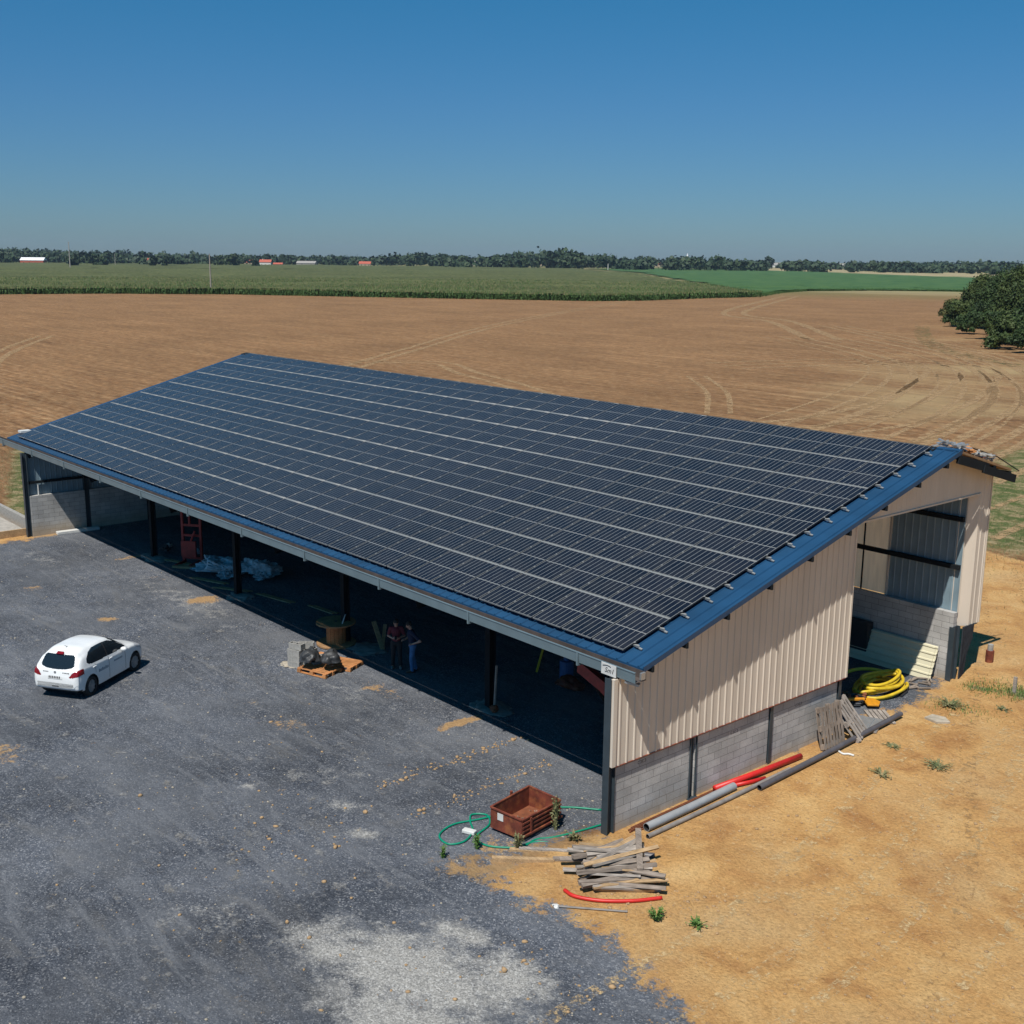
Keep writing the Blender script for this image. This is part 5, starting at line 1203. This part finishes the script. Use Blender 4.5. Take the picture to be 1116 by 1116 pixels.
a = Q[1]+nn*.05; b_ = Q[2]+nn*.05; mb.beam((a.x, a.y, .14), (b_.x, b_.y, .14), .04, .04)
for z in (.24, .34, .44): mb.beam((Q[1].x+nn.x*.025, Q[1].y+nn.y*.025, z), (Q[2].x+nn.x*.025, Q[2].y+nn.y*.025, z), .02, .035)
mb.build('tailgate_bracing', M['rust'], bx)
d = (Q[1]-Q[0]).normalized(); q = Q[0]+d*.30-Vector((-d.y, d.x))*.006
MB().box((q.x, q.y, .40), (.17, .008, .17), 0, Matrix.Rotation(math.atan2(d.y, d.x), 3, 'Z')).build('label_plate', M['white'], bx)
q = Q[3]+(Q[0]-Q[3])*.35; mb = MB(); mb.tube([(q.x-.02, q.y, .15), (q.x-.16, q.y-.02, .42), (q.x-.14, q.y-.02, .58)], .035, 8); mb.build('hitch', M['rust'], bx)
r = random.Random(8); mb = MB()
for k in range(45): a = r.uniform(-.35, .35); b_ = r.uniform(-.5, .5); c = cen*0+Vector((a, b_)); mb.beam((c.x, c.y, .10), (c.x+r.uniform(-.1, .1), c.y+r.uniform(-.1, .1), .11+r.uniform(0, .03)), .012, .012)
tag(put(mb.build('twig_litter', M['greywood']), cen.x, cen.y, .02), 'dry twigs and litter lying inside the rusty box', 'litter')
tag(put(MB().tube([(-.05, .1, 0), (.02, .0, 0), (.06, -.2, 0)], .028, 8).build('white_bottle', M['white']), -1.62, -.62, .15, .9), 'white bottle lying inside the rusty box', 'bottle')

# ------------------------------------------------------------------ hoses
def hose(name, pts, r_, mat, label, cat, h=.03, group=None):
    P = catmull([(p[0], p[1], (p[2] if len(p) > 2 else 0)) for p in pts], 10)
    mb = MB().tube([(p.x, p.y, gh(p.x, p.y)+r_+p.z+.004) for p in P], r_, 8); o = mb.build(name, mat, None, True); return tag(o, label, cat, group)
hose('green_hose', [(-1.0, .75), (-1.7, .15), (-2.3, -.9), (-2.55, -1.75), (-2.75, -2.4), (-2.55, -2.95), (-2.1, -3.05), (-1.95, -2.7), (-2.2, -2.25), (-2.6, -2.0), (-2.85, -1.75), (-2.6, -1.5), (-2.2, -1.75), (-1.95, -2.35), (-1.55, -2.45), (-1.2, -2.25), (-.9, -1.85), (-.95, -1.4), (-.75, -1.0), (-.55, -.2), (-.45, .45), (-.4, 1.2)], .024, M['green'], 'green garden hose looped round the rusty box', 'hose')
hose('green_hose', [(-.98, -2.0), (-.88, -1.5), (-.6, -1.25), (-.35, -1.2), (-.2, -1.3)], .022, M['green'], 'short green hose end under the planks by the rusty box', 'hose')
tag(put(MB().b(-.16, .16, -.08, .08, 0, .09).build('pipe_fitting', M['white'], bevel=.02), -2.2, -2.35, .01, .4), 'pale fitting lying inside the loops of green hose', 'fitting')
# yellow drain coil: loops lying loosely on one another
GY = 'yellow drain pipe loops'
r = random.Random(21)
for i in range(7):
    cx_ = -.98+r.uniform(-.12, .12); cy_ = 12.75+r.uniform(-.12, .12); rx = .62+r.uniform(-.08, .10)-.03*i; ry = 1.0+r.uniform(-.10, .14)-.03*i; ph = r.uniform(0, 6)
    pts = []
    for k in range(15):
        a = ph+k/14*math.pi*1.9; pts.append((cx_+rx*math.cos(a)*.9, cy_+ry*math.sin(a), .015+.075*i*.8+.05*math.sin(a*2+i)))
    hose('drain_pipe', pts, .05, M['yellow'], ['lowest', 'second', 'third', 'fourth', 'fifth', 'sixth', 'topmost'][i]+' loop of the yellow drain pipe heap', 'pipe', group=GY)
hose('drain_pipe', [(-2.2, 11.9, .1), (-2.0, 12.7, .35), (-1.6, 13.4, .32), (-1.0, 13.9, .1)], .055, M['yellow'], 'yellow pipe end stretching toward the rear wall above the heap', 'pipe', group=GY)
# orange machine guard with dark hose parts
e = empty('orange_tool_head', (-.62, 11.40, gh(-.7, 11.3)), .9, 'orange machine head lying before the yellow pipes', 'machine part')
mb = MB(); mb.poly([(-.05, -.28), (.28, -.32), (.42, -.05), (.30, .22), (-.02, .28)], .10, .16); mb.poly([(-.72, -.06), (-.05, -.06), (-.05, .03), (-.72, .03)], .18, .26); mb.build('guard', M['orange'], e, bevel=.015)
mb = MB()
for k in range(8): a = r.uniform(0, 6.2); mb.tube([(-.3+.25*math.cos(a+q), .12+.25*math.sin(a+q), .06+.03*k*.8) for q in (0, .7, 1.4, 2.1)], .035, 6)
mb.build('hose_bundle', M['black'], e)
mb = MB()
for k in range(14): mb.blob((r.uniform(-.6, .15), r.uniform(0, .45), r.uniform(.05, .3)), (.07, .07, .06), 2, .3, 2, 0, k)
mb.build('fittings', M['rustbar'], e)
scrap_r = random.Random(77)
mb = MB()
for k in range(16):
    x = scrap_r.uniform(-.9, -.2); y = scrap_r.uniform(13.4, 14.6); a = scrap_r.uniform(0, 3.1); l_ = scrap_r.uniform(.1, .45)
    mb.beam((x, y, gh(x, y)+.04), (x+l_*math.cos(a), y+l_*math.sin(a), gh(x, y)+.06), .06, .03)
tag(mb.build('wood_scraps', M['greywood']), 'grey wood scraps between the yellow pipes and the cream sheets', 'scraps')
mb = MB(); mb.tube([(-.2, .5, .03), (.1, .1, .05), (.2, -.4, .03)], .035, 7); tag(put(mb.build('dark_pipe_piece', M['black']), -.5, 13.2), 'short black pipe piece right of the yellow heap', 'pipe')

# ------------------------------------------------------------------ pipes and bars along the gable wall
mb = MB(); r = random.Random(4)
for k in range(9):
    x = .10+.045*(k % 5); z = .025+.03*(k//5); y0 = .55+r.uniform(-.12, .2); y1 = 4.9+r.uniform(-.6, .6); mb.beam((x+.02, y0, z), (x-.03, y1, z+.02), .022, .02)
tag(put(mb.build('rusty_bars', M['rustbar']), 0, 0, .01), 'bundle of rusty reinforcing bars along the gable wall foot', 'bars')
def pipe(name, a, b_, r_, mat, label, hollow=True):
    A_ = Vector((*a[:2], gh(*a[:2])+r_+(a[2] if len(a) > 2 else 0))); B_ = Vector((*b_[:2], gh(*b_[:2])+r_+(b_[2] if len(b_) > 2 else 0)))
    mid_ = (A_+B_)/2+Vector((.02, 0, .0)); mb = MB().tube([A_, mid_, B_], r_, 16, 0, not hollow)
    if hollow:
        d = (B_-A_).normalized(); mb.tube([A_+d*.001, A_+d*.5], r_*.88, 16, 1, False); mb.tube([B_-d*.001, B_-d*.5], r_*.88, 16, 1, False)
        for P, s_ in ((A_, 1), (B_, -1)):
            u = d.orthogonal().normalized(); v = d.cross(u); vs = []
            for k in range(16): a_ = math.pi*k/8; q = u*math.cos(a_)+v*math.sin(a_); vs += [P+q*r_, P+q*r_*.88]
            mb.add(vs, [(2*k, 2*((k+1) % 16), 2*((k+1) % 16)+1, 2*k+1) for k in range(16)], 0)
    return tag(mb.build(name, [mat, M['black']], None, True), label, 'pipe')
pipe('drain_pipe', (.40, .82), (.36, 4.05), .10, M['pvc'], 'thick light grey plastic pipe beside the rusty bars')
pipe('drain_pipe', (.66, .58), (.62, 6.0), .055, M['pvc2'], 'thin weathered grey pipe outside the thick grey one')
pipe('drain_pipe', (.80, 4.5), (.56, 11.35, .05), .075, M['darkpipe'], 'long dark grey pipe reaching past the leaning pallets')
pipe('drain_pipe', (.20, 3.5, .08), (.34, 6.85), .075, M['redplastic'], 'bright red plastic pipe lying along the gable wall', False)
pipe('drain_pipe', (.30, 4.15, .02), (.52, 5.1), .05, M['redplastic'], 'short red pipe stub beside the long red pipe', False)
# weathered pallets leaning on the wall
def leaning_pallet(x, y, tilt, yaw, label, decks=8, ly=.9, mat='greywood', roll=0):
    o = pallet_mb(1.15, ly, decks, random.Random(decks)).build('pallet', M[mat])
    # stand on the short edge, deck outwards, lean back against the wall
    o.matrix_world = Matrix.Translation((x, y, gh(x, y)+.02)) @ Matrix.Rotation(yaw, 4, 'Z') @ Matrix.Rotation(roll, 4, 'X') @ Matrix.Rotation(-tilt, 4, 'Y') @ Matrix.Translation((.0, 0, .575)) @ Matrix.Rotation(math.pi/2, 4, 'Y')
    return tag(o, label, 'pallet', 'grey pallets leaning on the gable wall')
leaning_pallet(.40, 8.15, .22, .0, 'front grey pallet of upright slats leaning on the gable wall', 7, .98)
leaning_pallet(.58, 9.25, .62, .35, 'rear grey pallet leaning askew behind the slatted one', 5, .85, 'greywood2', .12)
mb = MB(); mb.b(-.35, .35, -.5, .5, 0, .05); mb.b(-.30, .1, -.4, .4, .05, .07)
tag(put(mb.build('flat_board', M['galva']), .25, 10.15, .02, .35), 'flat grey panel lying behind the leaning pallets', 'panel')
mb = MB(); 
for k in range(5): mb.b(-.5, .5, -.30+.13*k, -.20+.13*k, 0, .03)
tag(put(mb.build('slat_panel', M['greywood2']), .15, 10.9, .02, -.7), 'grey slatted board lying past the leaning pallets', 'board')

# ------------------------------------------------------------------ timber heap
r = random.Random(16); GT = 'old timbers in the heap by the corner post'
ori = Vector((.652, .758)); nor = Vector((.758, -.652)); hc_ = Vector((1.25, -1.15))
desc = ['grey', 'split', 'pale', 'narrow', 'broad', 'cracked', 'short', 'silver', 'brown', 'stained']
planks = []
for q in range(44):
    v = -1.0+1.75*((q*.6180339) % 1.0); lay = max(0, .42*(1-abs(v+.15)/1.1))*r.random()**.6
    planks.append((r.uniform(-.28, .35)+.35*max(0, v), v, r.uniform(1.0, 1.9), r.uniform(.08, .15), lay, r.gauss(0, .20)+(.5*(v < .1))*r.random()))
ordn = ['first', 'second', 'third', 'fourth', 'fifth', 'sixth', 'seventh', 'eighth', 'ninth', 'tenth', 'eleventh', 'twelfth', 'thirteenth', 'fourteenth', 'fifteenth', 'sixteenth', 'seventeenth', 'eighteenth', 'nineteenth', 'twentieth', 'twenty first', 'twenty second', 'twenty third', 'twenty fourth', 'twenty fifth', 'twenty sixth', 'twenty seventh', 'twenty eighth', 'twenty ninth', 'thirtieth']+['thirty '+q for q in ('first', 'second', 'third', 'fourth', 'fifth', 'sixth', 'seventh', 'eighth', 'ninth')]+['fortieth', 'forty first', 'forty second', 'forty third', 'forty fourth']
srt = sorted(range(len(planks)), key=lambda q: planks[q][1])
for rank, q in enumerate(srt):
    u, v, l_, wd, z, a = planks[q]
    c = hc_+ori*u*.8+nor*v*1.0; aa = math.atan2(ori.y, ori.x)+a+r.uniform(-.05, .05)
    mb = MB(); mb.box((0, 0, 0), (l_, wd, r.choice((.035, .05, .08))), 0); 
    o = mb.build('timber', M[r.choice(['greywood', 'greywood2', 'greywood', 'greywood2', 'tanwood'])] if q % 6 else M['tanwood'])
    o.location = (c.x, c.y, gh(c.x, c.y)+.03+z); o.rotation_euler = (r.uniform(-.5, .5), r.uniform(-.07, .07), aa)
    tag(o, '%s old timber in the heap counting from the wall side' % ordn[rank], 'timber', GT)
def timber(a, b_, wd, th, mat, label, z0=.03, z1=.03):
    A_ = (a[0], a[1], gh(*a)+z0); B_ = (b_[0], b_[1], gh(*b_)+z1); tag(MB().beam(A_, B_, wd, th).build('timber', M[mat]), label, 'timber')
timber((.80, .10), (1.85, -.95), .13, .06, 'greywood', 'timber lying crosswise on top of the heap', .46, .30)
timber((-1.0, -2.15), (.35, -1.0), .12, .05, 'tanwood', 'long tan plank from the rusty box to the timber heap')
timber((-.85, -2.0), (.45, -.85), .10, .05, 'greywood2', 'grey plank alongside the long tan one', .06, .08)
timber((-.9, -2.75), (.05, -1.75), .12, .10, 'tanwood', 'short brown beam lying on the clay in front of the planks', .05)
timber((.0, -1.75), (.5, -1.1), .12, .09, 'greywood', 'stubby beam end left of the timber heap', .05)
hose('red_pipe', [(1.08, -2.42), (1.4, -2.42), (1.85, -2.15), (2.3, -1.65), (2.62, -1.1)], .04, M['redplastic'], 'bent bright red pipe in front of the timber heap', 'pipe')
tag(MB().tube([(1.35, -3.0, gh(1.4, -3)+.03), (2.5, -2.0, gh(2.5, -2)+.03)], .022, 6).build('thin_rod', M['pvc2']), 'thin pale rod lying in front of the red bent pipe', 'rod')
tag(MB().tube([(1.02, -.32, .10), (1.42, -.02, .10)], .075, 12).build('black_pipe', M['darkpipe']), 'short black pipe lying on the clay by the corner post', 'pipe')
mb = MB(); mb.blob((0, 0, .02), (.09, .06, .04), 2, .5); tag(put(mb.build('white_rag', M['white']), 1.4, -2.95), 'crumpled white rag on the thin rod', 'rag')
hose('white_strap', [(.78, 7.95), (.95, 7.9), (1.05, 8.0), (1.2, 8.02)], .03, M['white'], 'white strap lying beside the long dark pipe', 'strap')
mb = MB(); mb.poly([(-.33, -.18), (.1, -.25), (.34, .05), (.05, .28), (-.30, .2)], 0, .06); tag(put(mb.build('stone_slab', M['stone']), 1.38, 11.98), 'pale flat stone slab on the clay near the opening', 'slab')
# marker posts behind the shed corner
e = empty('marker_post', (-.1, 17.75, gh(0, 17.7)), 0, 'rusty capped marker behind the rear corner', 'marker')
mb = MB(); mb.cyl((0, 0, 0), .13, .42, 10); mb.build('base', M['rust'], e); mb = MB(); mb.cyl((0, 0, .42), .09, .2, 10); mb.build('cap', M['blockgrey'], e)
tag(put(MB().cyl((0, 0, 0), .02, .7, 6).build('rusty_stake', M['rustbar']), -.6, 16.9), 'thin rusty stake standing behind the corner post', 'stake')
tag(put(MB().b(-.05, .05, -.03, .03, 0, .5).build('grey_stake', M['greywood2']), 1.74, 15.75), 'short grey stake in the grass at the right', 'stake')
# concrete channel at the far left corner
e = empty('concrete_channel', (-39.35, -.6, gh(-39, -.6)-.02), 0, 'pale concrete channel running left from the far corner', 'channel')
mb = MB(); mb.b(-7, -.0, -.75, -.55, 0, .18); mb.b(-7, -.0, -.5, .55, .0, .34); mb.build('slab', M['concrete'], e)
mb = MB(); mb.b(-7, .0, 1.0, 1.2, 0, .62); mb.build('kerb', M['blockgrey'], e)
mb = MB(); mb.b(.01, .11, -.75, 1.0, .0, .36); mb.build('end_board', M['tanwood'], e)

# ------------------------------------------------------------------ clods, stones, weeds
def rock_field(name, pts, mat, label, cat, smin, smax, seed):
    r = random.Random(seed); import bmesh
    bm = bmesh.new(); bmesh.ops.create_icosphere(bm, subdivisions=1, radius=1); base = [v.co.copy() for v in bm.verts]; fs = [tuple(v.index for v in f.verts) for f in bm.faces]; bm.free()
    V = []; F_ = []
    for (x, y) in pts:
        s_ = r.uniform(smin, smax)*(1 if r.random() < .85 else 1.8); z = gh(x, y); sx, sy, sz = [s_*r.uniform(.6, 1.3) for _ in range(3)]; a = r.random()*6; b0 = len(V)
        for v in base:
            k = 1+.3*mn.noise(v*1.5+Vector((x*5, y*5, 0))); q = Vector((v.x*sx, v.y*sy, v.z*sz*.6))*k
            V.append((x+q.x*math.cos(a)-q.y*math.sin(a), y+q.x*math.sin(a)+q.y*math.cos(a), z+q.z+sz*.25))
        F_ += [tuple(i+b0 for i in f) for f in fs]
    o = npmesh(name, V, F_, mat); tag(o, label, cat, kind='stuff'); return o
r = random.Random(31); pts = []
for (a, b_, n_, sp_w) in (((-5.6, -2.6), (-5.5, 2.2), 110, .14), ((-3.75, -3.0), (-3.85, 1.8), 80, .14), ((-6.6, -5.0), (-3.0, -5.0), 40, .8), ((-5.5, -6.8), (-2.6, -6.2), 30, .9), ((-8.5, -2.5), (-10.8, -2.0), 14, .5), ((-12, -8), (-1, -9.5), 30, 1.6), ((-.8, -7), (3.5, -5.5), 35, .9), ((1.5, -4.6), (4.6, -4.4), 35, .4)):
    for k in range(n_):
        t_ = r.random(); pts.append((a[0]+(b_[0]-a[0])*t_+r.gauss(0, sp_w), a[1]+(b_[1]-a[1])*t_+r.gauss(0, sp_w)))
rock_field('clay_clods', pts, M['claylump'], 'orange clay clods in wheel lines across the dark gravel', 'clods', .012, .045, 2)
pts = [(r.uniform(-45, 6), r.uniform(-14, 2)) for _ in range(1800)]+[(r.gauss(-1.0, 1.2), r.gauss(.3, 1.5)) for _ in range(160)]
pts = [p for p in pts if not (p[0] > -.5 and p[1] > -3)]
rock_field('pale_gravel', pts, M['stone'], 'scattered pale stones lying on the dark gravel yard', 'stones', .008, .022, 3)
pts = []
for k in range(4200):
    x = r.uniform(-.2, 12); y = r.uniform(-6, 20)
    if y < -3.2+.2*x or (x < 1.0 and y > .3): continue
    pts.append((x, y))
pts += [(r.gauss(1.6, .7), r.gauss(.1, .8)) for _ in range(420)]+[(r.uniform(-3, 3), r.uniform(15.8, 24)) for _ in range(700)]+[(r.gauss(2.5, .5), r.gauss(-.4, .9)) for _ in range(260)]
pts = [p for p in pts if not (-39 < p[0] < -.0 and -0.1 < p[1] < 15.5)]
rock_field('clay_gravel', pts, M['claylump'], 'small clay clods and stones scattered over the orange soil', 'stones', .008, .026, 4)
def weed(x, y, h, label, n=26, mat='weed', group='weeds by the gravel edge', spread=.2):
    r_ = random.Random(int(x*100+y*10)); mb = MB()
    for k in range(n):
        a = r_.random()*6.28; hh = h*r_.uniform(.45, 1); ln = spread*r_.uniform(.3, 1); dx = math.cos(a); dy = math.sin(a); w_ = .012+.01*r_.random()
        p0 = Vector((dx*.03, dy*.03, 0)); p1 = Vector((dx*ln*.5, dy*ln*.5, hh*.7)); p2 = Vector((dx*ln, dy*ln, hh))
        s_ = Vector((-dy, dx, 0))*w_; mb.add([p0-s_, p0+s_, p1+s_, p1-s_, p2], [(0, 1, 2, 3), (3, 2, 4)])
        for q in range(4):
            t_ = r_.uniform(.2, 1); c = p0.lerp(p2, t_); aa = r_.random()*6.28; l_ = .05*r_.uniform(.6, 1.4); dd = Vector((math.cos(aa), math.sin(aa), r_.uniform(-.2, .6)))*l_; s2 = dd.orthogonal().normalized()*l_*.3
            mb.add([c, c+dd*.5+s2, c+dd, c+dd*.5-s2], [(0, 1, 2, 3)])
    return tag(put(mb.build('weed', M[mat]), x, y), label, 'weed', group)
weed(-1.03, -.72, .95, 'tall green weed right of the rusty box', 26, 'weeddry', spread=.16)
weed(-.92, -1.98, .42, 'weed at the near corner of the rusty box', 30, 'weeddry', spread=.18)
weed(-1.53, -2.66, .42, 'green weed in front of the green hose loops', 22, spread=.12)
weed(-1.72, -3.48, .32, 'small green weed farthest left on the gravel edge', 14, spread=.10)
weed(3.05, -1.75, .26, 'bright green tuft right of the red bent pipe', 40, spread=.24)
weed(3.75, -1.3, .15, 'flat green weed right of the bright tuft', 20, spread=.3)
weed(-.35, -.75, .3, 'dry weed between the corner post and the rusty box', 24, 'weeddry', spread=.3)
for i, (x, y) in enumerate([(1.5, 9.4), (2.2, 14.2)]):
    weed(x, y, .05, ['dry scrub tuft near the end of the long dark pipe', 'dry scrub right of the shed opening'][i], 20, 'weeddry', 'dry scrub on the clay', .35)
weed(2.3, 7.6, .10, 'flat dry weed alone on the clay beyond the dark pipe', 24, 'weeddry', spread=.4)
weed(3.0, 9.1, .12, 'larger flat weed on the clay by the stone slab', 36, 'weeddry', spread=.5)
weed(1.0, 13.3, .16, 'weed patch behind the stone slab', 50, 'weeddry', spread=.6)
rs = np.random.RandomState(9)
def grass(name, regions, n, h, mat, label):
    xs_ = []; 
    for (x, y, sx, sy, w_) in regions: k = int(n*w_); xs_.append(np.stack([rs.normal(x, sx, k), rs.normal(y, sy, k)], -1))
    P = np.concatenate(xs_); P = P[~((P[:, 0] > -39) & (P[:, 0] < .3) & (P[:, 1] > -.3) & (P[:, 1] < 17))]; m_ = len(P); Z = .0064*np.clip(P[:, 0], -45, 20)+.00965*np.clip(P[:, 1], -20, 30)
    a = rs.rand(m_)*6.28; hh = h*(.4+.8*rs.rand(m_)); w_ = h*.10; dx = np.cos(a); dy = np.sin(a); l_ = hh*.5
    p0 = np.stack([P[:, 0]-dy*w_, P[:, 1]+dx*w_, Z], -1); p1 = np.stack([P[:, 0]+dy*w_, P[:, 1]-dx*w_, Z], -1); p2 = np.stack([P[:, 0]+dx*l_, P[:, 1]+dy*l_, Z+hh], -1)
    i = np.arange(m_); o = npmesh(name, np.concatenate([p0, p1, p2]), np.stack([i, i+m_, i+2*m_], -1), mat); tag(o, label, 'grass', kind='stuff')
grass('grass', [(2.1, 15.9, .7, .35, .12), (.9, 15.3, .5, .25, .05), (1.3, 13.3, .6, .3, .03), (-6, 38, 5, 4, .35), (-12, 50, 5, 6, .25), (-8, 58, 8, 8, .15)], 9000, .10, M['weed'], 'green grass patches behind the shed corner')
grass('dry_grass', [(-6, 36, 6, 5, .35), (-14, 52, 7, 8, .35), (-20, 70, 8, 10, .2), (3, 20, 2, 2, .03)], 14000, .12, M['weeddry'], 'dry grass mixed through the strip behind the shed')
grass('grass', [(-52, 4.5, 5, 1.6, .6), (-42, 3, 1.5, 1.0, .15), (-62, 7, 5, 2, .3)], 8000, .10, M['weeddry'], 'green grass strip beyond the far left corner')

# ------------------------------------------------------------------ air
hz = MB().b(-4500, 4500, -4500, 4500, -3, 60).build('haze', []); hz.data.materials.clear()
hm_ = bpy.data.materials.new('haze_air'); hm_.use_nodes = True; t_ = hm_.node_tree
for n_ in list(t_.nodes):
    if n_.type == 'BSDF_PRINCIPLED': t_.nodes.remove(n_)
pv_ = t_.nodes.new('ShaderNodeVolumePrincipled'); pv_.inputs['Color'].default_value = (.56, .72, .95, 1); pv_.inputs['Density'].default_value = .00006; pv_.inputs['Anisotropy'].default_value = .2
t_.links.new(pv_.outputs[0], t_.nodes['Material Output'].inputs['Volume']); hz.data.materials.append(hm_); hz['kind'] = 'stuff'; hz['label'] = 'thin blue air haze over the fields'
